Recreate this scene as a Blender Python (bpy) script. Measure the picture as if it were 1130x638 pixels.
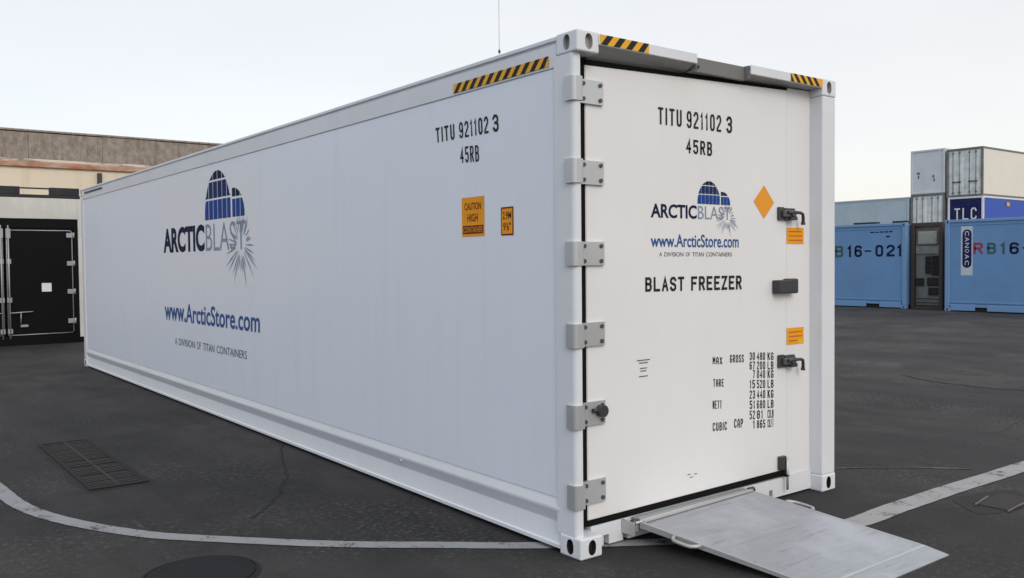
import bpy, bmesh, math, random
from mathutils import Vector, Matrix
random.seed(7)
for o in list(bpy.data.objects):
    bpy.data.objects.remove(o)
SC = bpy.context.scene
COL = SC.collection
R = math.radians

# ------------------------------------------------------------------ camera
cam_d = bpy.data.cameras.new('camera'); cam = bpy.data.objects.new('camera', cam_d); COL.objects.link(cam)
cam_d.sensor_fit = 'HORIZONTAL'; cam_d.sensor_width = 36.0; cam_d.lens = 973.114 / 1130 * 36
cam_d.clip_start = 0.05; cam_d.clip_end = 2000
YAW, PITCH, ROLL = 0.653042131, -0.0307523, -0.00964247
f = Vector((math.sin(YAW)*math.cos(PITCH), math.cos(YAW)*math.cos(PITCH), math.sin(PITCH)))
r = Vector((math.cos(YAW), -math.sin(YAW), 0)); u = r.cross(f)
r2 = math.cos(ROLL)*r + math.sin(ROLL)*u; u2 = -math.sin(ROLL)*r + math.cos(ROLL)*u
m = Matrix((r2, u2, -f)).transposed().to_4x4(); m.translation = Vector((-3.19006, -3.57272, 1.64284))
cam.matrix_world = m
SC.camera = cam

# ------------------------------------------------------------------ sky, sun, exposure
SUN_EL, SUN_AZ = R(34), R(195.5)        # azimuth clockwise from +y: behind the photographer
w = bpy.data.worlds.new('World'); SC.world = w; w.use_nodes = True
nt = w.node_tree; nt.nodes.clear(); N = nt.nodes.new; LK = nt.links.new
out = N('ShaderNodeOutputWorld'); add = N('ShaderNodeAddShader')
sky = N('ShaderNodeTexSky'); sky.sky_type = 'NISHITA'; sky.sun_disc = False
sky.sun_elevation = SUN_EL; sky.sun_rotation = SUN_AZ; sky.air_density = 1.0; sky.dust_density = 2.0; sky.ozone_density = 1.0
b1 = N('ShaderNodeBackground'); b1.inputs[1].default_value = 0.05
LK(sky.outputs[0], b1.inputs[0])
# thin even cloud layer, brighter overhead, with faint streaks
tc = N('ShaderNodeTexCoord'); sx = N('ShaderNodeSeparateXYZ'); LK(tc.outputs['Generated'], sx.inputs[0])
ramp = N('ShaderNodeValToRGB'); LK(sx.outputs[2], ramp.inputs[0])
e = ramp.color_ramp.elements
e[0].position = 0.0; e[0].color = (0.81, 0.785, 0.755, 1)
e[1].position = 1.0; e[1].color = (0.84, 0.85, 0.88, 1)
k = e.new(0.30); k.color = (0.81, 0.785, 0.755, 1)
mp = N('ShaderNodeMapping'); mp.inputs['Scale'].default_value = (1.2, 1.2, 4); LK(tc.outputs['Generated'], mp.inputs[0])
ns = N('ShaderNodeTexNoise'); ns.inputs['Scale'].default_value = 1.6; ns.inputs['Detail'].default_value = 5; LK(mp.outputs[0], ns.inputs['Vector'])
mr = N('ShaderNodeMapRange'); mr.inputs[1].default_value = .3; mr.inputs[2].default_value = .7; mr.inputs[3].default_value = .94; mr.inputs[4].default_value = 1.04
LK(ns.outputs[0], mr.inputs[0])
az = N('ShaderNodeMapRange'); az.inputs[1].default_value = -1; az.inputs[2].default_value = 1
LK(sx.outputs[0], az.inputs[0])      # cooler and dimmer towards the west, paler towards the east
tint = N('ShaderNodeValToRGB'); LK(az.outputs[0], tint.inputs[0]); te = tint.color_ramp.elements
te[0].position = 0.0; te[0].color = (0.70, 0.79, 0.95, 1); te[1].position = 1.0; te[1].color = (1.0, 0.985, 0.965, 1)
te2 = te.new(.55); te2.color = (0.925, 0.93, 0.93, 1)
mx0 = N('ShaderNodeVectorMath'); mx0.operation = 'SCALE'; LK(ramp.outputs[0], mx0.inputs[0]); LK(mr.outputs[0], mx0.inputs['Scale'])
mx = N('ShaderNodeVectorMath'); mx.operation = 'MULTIPLY'; LK(mx0.outputs[0], mx.inputs[0]); LK(tint.outputs[0], mx.inputs[1])
b2 = N('ShaderNodeBackground'); LK(mx.outputs[0], b2.inputs[0]); b2.inputs[1].default_value = 0.98
LK(b1.outputs[0], add.inputs[0]); LK(b2.outputs[0], add.inputs[1]); LK(add.outputs[0], out.inputs[0])
sd = bpy.data.lights.new('sun', 'SUN'); sun = bpy.data.objects.new('sun', sd); COL.objects.link(sun)
sd.energy = 0.92; sd.angle = R(28); sd.color = (1.0, 0.93, 0.84)
dirv = Vector((math.sin(SUN_AZ)*math.cos(SUN_EL), math.cos(SUN_AZ)*math.cos(SUN_EL), math.sin(SUN_EL)))
sun.rotation_euler = dirv.to_track_quat('Z', 'Y').to_euler()
SC.view_settings.view_transform = 'Standard'; SC.view_settings.look = 'None'
SC.view_settings.exposure = 0.0; SC.view_settings.gamma = 1.0; SC.view_settings.use_curve_mapping = False

# ------------------------------------------------------------------ materials
def nodes(name):
    mt = bpy.data.materials.new(name); mt.use_nodes = True
    return mt, mt.node_tree, mt.node_tree.nodes['Principled BSDF']
def noise(t, scale, detail=4, vec=None, rough=.55):
    n = t.nodes.new('ShaderNodeTexNoise'); n.inputs['Scale'].default_value = scale; n.inputs['Detail'].default_value = detail
    n.inputs['Roughness'].default_value = rough
    if vec is not None: t.links.new(vec, n.inputs['Vector'])
    return n.outputs[0]
def coords(t, scale=(1, 1, 1), rot=(0, 0, 0)):
    c = t.nodes.new('ShaderNodeTexCoord'); mm = t.nodes.new('ShaderNodeMapping')
    mm.inputs['Scale'].default_value = scale; mm.inputs['Rotation'].default_value = rot
    t.links.new(c.outputs['Object'], mm.inputs[0]); return mm.outputs[0]
def cr(t, fac, stops):
    n = t.nodes.new('ShaderNodeValToRGB'); t.links.new(fac, n.inputs[0]); el = n.color_ramp.elements
    while len(el) > 1: el.remove(el[-1])
    el[0].position = stops[0][0]; c = stops[0][1]; el[0].color = (*c, 1) if len(c) == 3 else c
    for p, c in stops[1:]:
        q = el.new(p); q.color = (*c, 1)
    return n.outputs[0]
def mix(t, fac, a, b, mode='MIX'):
    n = t.nodes.new('ShaderNodeMix'); n.data_type = 'RGBA'; n.blend_type = mode
    for val, idx in ((fac, 0), (a, 6), (b, 7)):
        if isinstance(val, (int, float)): n.inputs[idx].default_value = val
        elif isinstance(val, tuple): n.inputs[idx].default_value = (*val, 1)
        else: t.links.new(val, n.inputs[idx])
    return n.outputs[2]
def bump(t, bs, h, strength, dist=.01):
    n = t.nodes.new('ShaderNodeBump'); n.inputs['Strength'].default_value = strength; n.inputs['Distance'].default_value = dist
    t.links.new(h, n.inputs['Height']); t.links.new(n.outputs[0], bs.inputs['Normal'])
g3 = lambda v: (v, v, v)
def dull(mt, sp):
    mt.node_tree.nodes['Principled BSDF'].inputs['Specular IOR Level'].default_value = sp

def paint(name, col, rough=.45, dirt=.12, metallic=0.0, streak=True, dirtcol=(.22, .2, .17), wob=.0, scale=1.0):
    mt, t, bs = nodes(name)
    v = coords(t)
    a = noise(t, 1.3*scale, 6, v)
    vs = coords(t, (7, 7, .5))
    s = noise(t, 1.4*scale, 5, vs)
    blot = cr(t, a, [(.42, g3(0)), (.75, g3(1))])
    strk = cr(t, s, [(.55, g3(0)), (.8, g3(1))])
    base = mix(t, noise(t, .6*scale, 3, v), tuple(c*.95 for c in col), tuple(min(1, c*1.04) for c in col))
    mm = t.nodes.new('ShaderNodeMath'); mm.operation = 'MULTIPLY'; mm.inputs[1].default_value = dirt
    if streak:
        ad = t.nodes.new('ShaderNodeMath'); ad.operation = 'MULTIPLY_ADD'; ad.inputs[1].default_value = .6
        t.links.new(strk, ad.inputs[0]); t.links.new(blot, ad.inputs[2]); t.links.new(ad.outputs[0], mm.inputs[0])
    else: t.links.new(blot, mm.inputs[0])
    t.links.new(mix(t, mm.outputs[0], base, dirtcol), bs.inputs['Base Color'])
    rr = t.nodes.new('ShaderNodeMapRange'); rr.inputs[3].default_value = rough-.08; rr.inputs[4].default_value = rough+.12
    t.links.new(a, rr.inputs[0]); t.links.new(rr.outputs[0], bs.inputs['Roughness'])
    bs.inputs['Metallic'].default_value = metallic
    if wob: bump(t, bs, noise(t, 2.2, 2, v), wob, .01)
    return mt
def flat(name, col, rough=.5, metallic=0.0, var=.12):
    mt, t, bs = nodes(name)
    v = coords(t); n = noise(t, 9, 5, v)
    t.links.new(mix(t, n, tuple(c*(1-var) for c in col), tuple(min(1, c*(1+var)) for c in col)), bs.inputs['Base Color'])
    bs.inputs['Roughness'].default_value = rough; bs.inputs['Metallic'].default_value = metallic
    return mt

# reefer side skin: smooth white sheet with very shallow vertical flutes and slight oil-canning
def side_skin():
    mt, t, bs = nodes('white_side_skin')
    v = coords(t)
    a = noise(t, .9, 5, v)
    vs = coords(t, (6, 6, .35)); s = cr(t, noise(t, 1.5, 5, vs), [(.5, g3(0)), (.85, g3(1))])
    sp = noise(t, 60, 3, v); spk = cr(t, sp, [(.68, g3(0)), (.74, g3(1))])
    base = mix(t, a, (.735, .775, .845), (.775, .815, .875))
    mm = t.nodes.new('ShaderNodeMath'); mm.operation = 'MULTIPLY'; mm.inputs[1].default_value = .10; t.links.new(s, mm.inputs[0])
    c2 = mix(t, mm.outputs[0], base, (.4, .38, .34))
    m2 = t.nodes.new('ShaderNodeMath'); m2.operation = 'MULTIPLY'; m2.inputs[1].default_value = .05; t.links.new(spk, m2.inputs[0])
    t.links.new(mix(t, m2.outputs[0], c2, (.35, .33, .3)), bs.inputs['Base Color'])
    bs.inputs['Roughness'].default_value = .38
    wv = t.nodes.new('ShaderNodeTexWave'); wv.wave_type = 'BANDS'; wv.bands_direction = 'Y'; wv.inputs['Scale'].default_value = 2.2
    wv.inputs['Distortion'].default_value = .15; t.links.new(v, wv.inputs['Vector'])
    # the flutes of the sheet only show towards the machinery end
    sy = t.nodes.new('ShaderNodeSeparateXYZ'); t.links.new(v, sy.inputs[0]); fl = t.nodes.new('ShaderNodeMapRange')
    fl.inputs[1].default_value = 0.0; fl.inputs[2].default_value = 3.5; fl.inputs[3].default_value = .15; fl.inputs[4].default_value = .75; t.links.new(sy.outputs[1], fl.inputs[0])
    ad = t.nodes.new('ShaderNodeMath'); ad.operation = 'MULTIPLY_ADD'; t.links.new(fl.outputs[0], ad.inputs[1])
    t.links.new(wv.outputs[1], ad.inputs[0]); t.links.new(noise(t, 1.1, 2, v), ad.inputs[2])
    bump(t, bs, ad.outputs[0], .13, .012)
    return mt
M = {}
M['side'] = side_skin()
M['white'] = paint('white_frame_paint', (.715, .735, .765), .4, .10)
M['door'] = paint('white_door_paint', (.765, .76, .76), .36, .05, wob=.05)
M['black_rubber'] = flat('black_rubber', g3(.006), .8)
M['hole'] = flat('dark_casting_hollow', g3(.012), .9)
M['soffit'] = paint('shaded_frame_paint', (.36, .36, .345), .5, .2)  # white paint greyed for the shade under the header and inside top castings
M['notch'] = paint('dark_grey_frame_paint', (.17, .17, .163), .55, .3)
M['steel'] = paint('galvanised_steel', (.56, .57, .58), .38, .3, .55, False, (.2, .19, .18))
M['bolt'] = flat('dull_bolt', g3(.09), .5, .5)
M['dark_metal'] = flat('dark_hardware', (.055, .056, .06), .42, .3, .3)
M['latch_light'] = flat('worn_hardware', (.11, .112, .115), .4, .4, .3)
M['dark_plastic'] = flat('dark_grey_plastic', (.035, .036, .04), .5)
M['ink'] = flat('black_ink', (.018, .018, .02), .55)
M['ink_grey'] = flat('grey_ink', (.10, .10, .11), .6)
M['navy'] = flat('navy_ink', (.007, .011, .045), .75)
M['blue1'] = flat('dark_blue_ink', (.009, .026, .115), .7)
M['blue2'] = flat('royal_blue_ink', (.012, .06, .27), .7)
M['web'] = flat('blue_ink', (.03, .09, .27), .5)
M['slate'] = flat('pale_slate_ink', (.24, .29, .38), .5)
M['film'] = flat('white_film', (.765, .79, .825), .36, 0, .02)
M['yellow'] = flat('yellow_film', (.80, .42, .03), .5)
M['orange'] = flat('orange_film', (.84, .33, .01), .5)
M['orange2'] = flat('dark_orange_ink', (.45, .12, .01), .6)
M['red_ink'] = flat('brown_red_ink', (.16, .03, .008), .6)
M['black_ind'] = paint('black_panel', (.0035, .0035, .005), .55, .04, 0, True, (.02, .02, .02))
M['dark_beam'] = paint('dark_beam_paint', (.035, .035, .042), .55, .3, 0, True, (.12, .11, .1))
M['offwhite'] = paint('old_white_paint', (.60, .60, .56), .5, .35)
M['chrome'] = flat('dull_chrome', (.36, .37, .38), .45, .4)
M['blue'] = paint('light_blue_paint', (.13, .28, .52), .55, .2, 0, True, (.1, .11, .12))
M['blue_trim'] = paint('pale_blue_trim', (.16, .31, .53), .5, .2)
M['cobalt'] = paint('cobalt_tarp', (.01, .075, .46), .5, .1)
M['tlc_navy'] = paint('navy_panel', (.012, .017, .09), .5, .1)
M['pale_blue'] = paint('faded_blue_paint', (.42, .52, .58), .55, .2)
M['grey_panel'] = paint('pale_grey_panel', (.60, .63, .66), .5, .15)
M['cream_panel'] = paint('cream_container_paint', (.78, .74, .66), .5, .06)
M['dirty_white'] = paint('dirty_white_panel', (.76, .80, .78), .55, .4, scale=2)
M['brown'] = paint('rusty_brown_frame', (.05, .038, .033), .65, .3, 0, True, (.1, .05, .03))
M['unit_grey'] = paint('unit_casing', (.17, .175, .165), .55, .5, 0, True, (.05, .045, .04), scale=2)
M['red_letter'] = flat('red_letter', (.30, .03, .05), .6)
M['green_letter'] = flat('green_letter', (.03, .10, .08), .6)
M['white_ink'] = flat('white_ink', g3(.72), .5)

for k_ in ('ink', 'navy', 'blue1', 'blue2', 'web', 'ink_grey', 'yellow', 'orange', 'red_ink', 'slate'): dull(M[k_], .2)
for k_ in ('black_ind', 'black_rubber', 'tlc_navy', 'dark_beam'): dull(M[k_], .12)
def asphalt():
    mt, t, bs = nodes('asphalt')
    v = coords(t)
    big = noise(t, .34, 7, v, .62); med = noise(t, 1.7, 6, v, .65); fine = noise(t, 95, 3, v, .7)
    vor = t.nodes.new('ShaderNodeTexVoronoi'); vor.inputs['Scale'].default_value = 130; t.links.new(v, vor.inputs['Vector'])
    c1 = mix(t, cr(t, big, [(.40, g3(0)), (.60, g3(1))]), (.0095, .0094, .0098), (.0265, .0250, .0238))
    c2 = mix(t, cr(t, med, [(.36, g3(0)), (.66, g3(1))]), g3(.55), g3(1.5)); c = mix(t, 1.0, c1, c2, 'MULTIPLY')
    st = mix(t, vor.outputs['Color'], g3(.55), g3(1.5)); c = mix(t, .75, c, mix(t, 1.0, c, st, 'MULTIPLY'))
    # coarse worn aggregate in irregular areas, visible stones a few centimetres apart
    st2 = noise(t, 26, 4, v, .75); zone = cr(t, noise(t, .8, 5, coords(t, (1, 1, 1), (0, 0, .7)), .6), [(.46, g3(.05)), (.58, g3(1))])
    spk = mix(t, 1.0, cr(t, st2, [(.52, g3(0)), (.66, g3(1))]), zone, 'MULTIPLY')
    sm = t.nodes.new('ShaderNodeMath'); sm.operation = 'MULTIPLY'; sm.inputs[1].default_value = .8; t.links.new(spk, sm.inputs[0]); c = mix(t, sm.outputs[0], c, (.10, .095, .087))
    # darker repaired strips
    tar = cr(t, noise(t, .38, 3, coords(t, (1, .45, 1), (0, 0, R(-32))), .5), [(.53, g3(0)), (.55, g3(.45))]); c = mix(t, tar, c, (.011, .011, .012))
    agg = cr(t, fine, [(.60, g3(0)), (.72, g3(1))])
    am = t.nodes.new('ShaderNodeMath'); am.operation = 'MULTIPLY'; am.inputs[1].default_value = .35
    t.links.new(agg, am.inputs[0]); c = mix(t, am.outputs[0], c, (.075, .072, .07))
    # brighter light on the yard right of the container, put into the asphalt colour
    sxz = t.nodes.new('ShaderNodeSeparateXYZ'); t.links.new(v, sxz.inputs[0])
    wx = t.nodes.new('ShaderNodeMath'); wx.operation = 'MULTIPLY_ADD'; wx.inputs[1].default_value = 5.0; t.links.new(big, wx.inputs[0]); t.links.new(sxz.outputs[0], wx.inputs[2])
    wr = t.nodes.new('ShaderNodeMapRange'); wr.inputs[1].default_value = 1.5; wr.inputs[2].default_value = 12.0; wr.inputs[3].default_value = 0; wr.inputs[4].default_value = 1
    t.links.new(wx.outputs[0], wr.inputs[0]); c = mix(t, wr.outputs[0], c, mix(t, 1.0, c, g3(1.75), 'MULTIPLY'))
    # dusty streaks swept along the yard
    vs = coords(t, (.5, .12, 1), (0, 0, R(58))); du = cr(t, noise(t, 1.9, 6, vs, .62), [(.46, g3(0)), (.74, g3(.6))])
    c = mix(t, du, c, (.062, .058, .054))
    # oil spots
    oil = cr(t, noise(t, .75, 4, coords(t, (1, 1.3, 1), (0, 0, .4)), .6), [(.60, g3(0)), (.72, g3(.55))])
    c = mix(t, oil, c, (.010, .010, .011))
    # cracks: edges of a warped cell pattern, shown only in places
    wn = t.nodes.new('ShaderNodeTexNoise'); wn.inputs['Scale'].default_value = .9; wn.inputs['Detail'].default_value = 6; t.links.new(v, wn.inputs['Vector'])
    wm = mix(t, .35, v, wn.outputs['Color'], 'ADD')
    ve = t.nodes.new('ShaderNodeTexVoronoi'); ve.feature = 'DISTANCE_TO_EDGE'; ve.inputs['Scale'].default_value = .33; t.links.new(wm, ve.inputs['Vector'])
    ck = cr(t, ve.outputs['Distance'], [(.0, g3(.9)), (.0035, g3(0))])
    ckm = mix(t, 1.0, ck, cr(t, noise(t, .5, 3, coords(t, (1, 1, 1), (0, 0, 1))), [(.45, g3(0)), (.52, g3(.9))]), 'MULTIPLY')
    c = mix(t, ckm, c, g3(.008))
    t.links.new(c, bs.inputs['Base Color'])
    rr = t.nodes.new('ShaderNodeMapRange'); rr.inputs[3].default_value = .74; rr.inputs[4].default_value = .95; bs.inputs['Specular IOR Level'].default_value = .42
    t.links.new(med, rr.inputs[0]); t.links.new(rr.outputs[0], bs.inputs['Roughness'])
    h = t.nodes.new('ShaderNodeMath'); h.operation = 'MULTIPLY_ADD'; h.inputs[1].default_value = -.6
    t.links.new(vor.outputs['Distance'], h.inputs[0]); t.links.new(med, h.inputs[2])
    h2 = t.nodes.new('ShaderNodeMath'); h2.operation = 'SUBTRACT'; t.links.new(h.outputs[0], h2.inputs[0]); t.links.new(ckm, h2.inputs[1])
    bump(t, bs, h2.outputs[0], .55, .012)
    return mt
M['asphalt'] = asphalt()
def worn(name, col, lo, hi, under=(.04, .039, .038), big=3.0):
    mt, t, bs = nodes(name)
    v = coords(t); n = noise(t, big, 8, v, .72); g = noise(t, 75, 3, v, .6)
    s = t.nodes.new('ShaderNodeMath'); s.operation = 'MULTIPLY_ADD'; s.inputs[1].default_value = .45
    t.links.new(g, s.inputs[0]); t.links.new(n, s.inputs[2])
    fac = cr(t, s.outputs[0], [(lo, g3(1)), (hi, g3(0))])
    pc = mix(t, noise(t, 6, 5, v), tuple(c*.78 for c in col), tuple(c*1.1 for c in col))
    t.links.new(mix(t, fac, pc, under), bs.inputs['Base Color']); bs.inputs['Roughness'].default_value = .75
    bump(t, bs, g, .4, .004)
    mt2 = mt
    return mt2
def worn_inv(*a, **k):
    return worn(*a, **k)
M['line'] = worn('worn_white_line', (.35, .35, .345), .56, .66, (.03, .03, .03), 5)
M['line_darker'] = worn('darker_white_line', (.28, .285, .29), .57, .68, (.025, .025, .025), 4)  # worn line paint in a darker tone, for the left stretch
M['thin_line'] = worn('faint_thin_line', (.20, .20, .20), .66, .85, (.03, .03, .03))
M['speckle'] = worn('broken_surface', (.10, .097, .092), .44, .60, (.02, .02, .02), 7)
M['cover'] = flat('smooth_dark_cover', (.008, .008, .0105), .8, .0, .5)
M['grate'] = paint('worn_iron', (.013, .0125, .0125), .75, .6, .0, False, (.04, .033, .027), scale=6)
M['crack'] = flat('crack_dark', g3(.008), .95)
M['cover'].node_tree.nodes['Principled BSDF'].inputs['Specular IOR Level'].default_value = .3
M['worn_bar'] = flat('rubbed_metal', (.12, .105, .095), .5, .3, .5)
def alu():
    mt, t, bs = nodes('brushed_aluminium_plate')
    v = coords(t, (2, 26, 2), (0, 0, R(8))); a = noise(t, 2.0, 6, v, .65); b = noise(t, 3.2, 6, coords(t), .6)
    c = mix(t, a, (.31, .325, .35), (.47, .49, .52))
    sc = cr(t, noise(t, 3.5, 6, coords(t, (1.2, 9, 1), (0, 0, R(35))), .6), [(.58, g3(0)), (.70, g3(.5))])
    c = mix(t, sc, c, (.19, .19, .20))
    bl = cr(t, b, [(.48, g3(0)), (.66, g3(.6))]); c = mix(t, bl, c, (.54, .56, .60))
    t.links.new(c, bs.inputs['Base Color']); bs.inputs['Metallic'].default_value = .45
    rr = t.nodes.new('ShaderNodeMapRange'); rr.inputs[3].default_value = .28; rr.inputs[4].default_value = .62
    t.links.new(b, rr.inputs[0]); t.links.new(rr.outputs[0], bs.inputs['Roughness']); bump(t, bs, a, .12, .004)
    return mt
M['alu'] = alu()
M['alu_bright'] = flat('aluminium_edge', g3(.44), .4, .35)
def plaster():
    mt, t, bs = nodes('cream_render_wall')
    v = coords(t); n = noise(t, .5, 6, v); s = noise(t, 1.3, 6, coords(t, (2.5, 2.5, .25)), .6)
    c = mix(t, n, (.70, .61, .47), (.78, .69, .54))
    c = mix(t, cr(t, s, [(.5, g3(0)), (.75, g3(.35))]), c, (.40, .34, .26))
    t.links.new(c, bs.inputs['Base Color']); bs.inputs['Roughness'].default_value = .9; return mt
M['plaster'] = plaster()
def parapet():
    mt, t, bs = nodes('weathered_fibre_cement')
    v = coords(t); n = noise(t, 4.5, 8, v, .75); s = noise(t, 2.6, 7, coords(t, (3.5, 3.5, .6)), .7)
    c = mix(t, cr(t, n, [(.3, g3(0)), (.7, g3(1))]), (.20, .17, .145), (.40, .345, .29))
    c = mix(t, cr(t, s, [(.48, g3(0)), (.68, g3(.6))]), c, (.12, .10, .088))
    lm = cr(t, noise(t, 6, 6, v, .7), [(.60, g3(0)), (.7, g3(.6))]); c = mix(t, lm, c, (.50, .45, .38))
    t.links.new(c, bs.inputs['Base Color']); bs.inputs['Roughness'].default_value = .95; bump(t, bs, n, .5, .03); return mt
M['parapet'] = parapet()
def band(name, a, b, lo=.4, hi=.6, sc=2.2):
    mt, t, bs = nodes(name); v = coords(t, (.7, .7, 2.2)); n = noise(t, sc, 8, v, .72)
    t.links.new(mix(t, cr(t, n, [(lo, g3(0)), (hi, g3(1))]), a, b), bs.inputs['Base Color']); bs.inputs['Roughness'].default_value = .9; return mt
M['ledge'] = band('flaking_ledge', (.66, .58, .49), (.26, .21, .17), .48, .60, 1.2)
M['terracotta'] = band('terracotta_band', (.38, .145, .075), (.50, .37, .28), .42, .62, 1.6)

# ------------------------------------------------------------------ mesh helpers
class MB:
    """collects shapes into one mesh; coordinates are world coordinates"""
    def __init__(s): s.bm = bmesh.new(); s.mats = []
    def mi(s, mat):
        if mat not in s.mats: s.mats.append(mat)
        return s.mats.index(mat)
    def face(s, pts, mat):
        vs = [s.bm.verts.new(p) for p in pts]; fc = s.bm.faces.new(vs); fc.material_index = s.mi(mat); return fc
    def box(s, x0, x1, y0, y1, z0, z1, mat, bev=0.0, seg=1):
        b = bmesh.new(); bmesh.ops.create_cube(b, size=1)
        for v in b.verts: v.co = Vector(((x0+x1)/2+v.co.x*(x1-x0), (y0+y1)/2+v.co.y*(y1-y0), (z0+z1)/2+v.co.z*(z1-z0)))
        if bev: bmesh.ops.bevel(b, geom=list(b.edges), offset=bev, segments=seg, affect='EDGES', profile=.5)
        s.join(b, mat); return s
    def join(s, b, mat):
        i = s.mi(mat); mp = {}
        for v in b.verts: mp[v] = s.bm.verts.new(v.co)
        for fc in b.faces:
            try: q = s.bm.faces.new([mp[v] for v in fc.verts]); q.material_index = i; q.smooth = fc.smooth
            except ValueError: pass
        b.free()
    def prism(s, poly, axis, a, b, mat):
        """poly: 2-D points in the plane of the two other axes (in x,y,z order), extruded along axis from a to b"""
        def P(q, t):
            return {'x': (t, q[0], q[1]), 'y': (q[0], t, q[1]), 'z': (q[0], q[1], t)}[axis]
        bb = bmesh.new(); A = [bb.verts.new(P(q, a)) for q in poly]; B = [bb.verts.new(P(q, b)) for q in poly]
        n = len(poly); bb.faces.new(A); bb.faces.new(B)
        for i in range(n): bb.faces.new([A[i], A[(i+1) % n], B[(i+1) % n], B[i]])
        bmesh.ops.recalc_face_normals(bb, faces=list(bb.faces)); s.join(bb, mat); return s
    def cyl(s, c, axis, rad, length, mat, n=16, rad2=None):
        bb = bmesh.new(); bmesh.ops.create_cone(bb, cap_ends=True, segments=n, radius1=rad, radius2=rad if rad2 is None else rad2, depth=length)
        rot = {'x': Matrix.Rotation(R(90), 3, 'Y'), 'y': Matrix.Rotation(R(-90), 3, 'X'), 'z': Matrix.Identity(3)}[axis]
        for v in bb.verts: v.co = rot @ v.co + Vector(c)
        for fc in bb.faces: fc.smooth = len(fc.verts) == 4
        s.join(bb, mat); return s
    def tube(s, pts, rad, mat, n=8):
        pts = [Vector(p) for p in pts]; bb = bmesh.new(); rings = []
        for i, p in enumerate(pts):
            d = (pts[min(i+1, len(pts)-1)] - pts[max(i-1, 0)]).normalized()
            a = d.cross(Vector((0, 0, 1)) if abs(d.z) < .9 else Vector((1, 0, 0))).normalized(); b = d.cross(a)
            rings.append([bb.verts.new(p + rad*(math.cos(2*math.pi*j/n)*a + math.sin(2*math.pi*j/n)*b)) for j in range(n)])
        for A, B in zip(rings, rings[1:]):
            for j in range(n):
                fc = bb.faces.new([A[j], A[(j+1) % n], B[(j+1) % n], B[j]]); fc.smooth = True
        bb.faces.new(rings[0]); bb.faces.new(rings[-1])
        bmesh.ops.recalc_face_normals(bb, faces=list(bb.faces)); s.join(bb, mat); return s
    def build(s, name, parent=None):
        off = Vector((0, 0, 0)); q = parent
        while q is not None: off += q.location; q = q.parent
        me = bpy.data.meshes.new(name)
        for v in s.bm.verts: v.co -= off
        s.bm.to_mesh(me); s.bm.free()
        for mt in s.mats: me.materials.append(mt)
        o = bpy.data.objects.new(name, me); COL.objects.link(o)
        if parent is not None: o.parent = parent
        return o
def thing(name, label, cat, loc, group=None):
    o = bpy.data.objects.new(name, None); COL.objects.link(o); o.location = loc; o.empty_display_size = .3
    o['label'] = label; o['category'] = cat
    if group: o['group'] = group
    return o
def tag(o, label, cat, group=None):
    o['label'] = label; o['category'] = cat
    if group: o['group'] = group
    return o
def struct(o): o['kind'] = 'structure'; return o

def text_mesh(body, bold=0.0):
    cu = bpy.data.curves.new('t', 'FONT'); cu.body = body; cu.size = 1; cu.offset = bold; cu.resolution_u = 4
    o = bpy.data.objects.new('t', cu); COL.objects.link(o)
    dg = bpy.context.evaluated_depsgraph_get(); dg.update()
    me = bpy.data.meshes.new_from_object(o.evaluated_get(dg))
    vs = [(v.co.x, v.co.y) for v in me.vertices]; fs = [tuple(p.vertices) for p in me.polygons]
    bpy.data.objects.remove(o); bpy.data.curves.remove(cu); bpy.data.meshes.remove(me)
    x0 = min(v[0] for v in vs); x1 = max(v[0] for v in vs); y0 = min(v[1] for v in vs); y1 = max(v[1] for v in vs)
    return [((a-x0)/(x1-x0), (b-y0)/(y1-y0)) for a, b in vs], fs
def bil(q, s, t):
    BL, BR, TR, TL = q
    return tuple((1-s)*(1-t)*BL[i]+s*(1-t)*BR[i]+s*t*TR[i]+(1-s)*t*TL[i] for i in (0, 1))
class Wall:
    """a flat face to letter on: to3(a, z, lift) turns wall coordinates into a point"""
    def __init__(s, to3): s.to3 = to3
    def text(s, mb, body, quad, mat, bold=0.0, lift=.002):
        vs, fs = text_mesh(body, bold); i = mb.mi(mat)
        V = [mb.bm.verts.new(s.to3(*bil(quad, a, b), lift)) for a, b in vs]
        for fc in fs:
            try: q = mb.bm.faces.new([V[j] for j in fc]); q.material_index = i
            except ValueError: pass
    def poly(s, mb, pts, mat, lift=.002): mb.face([s.to3(a, z, lift) for a, z in pts], mat)
    def rect(s, mb, a0, a1, z0, z1, mat, lift=.002): s.poly(mb, [(a0, z0), (a1, z0), (a1, z1), (a0, z1)], mat, lift)
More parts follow.
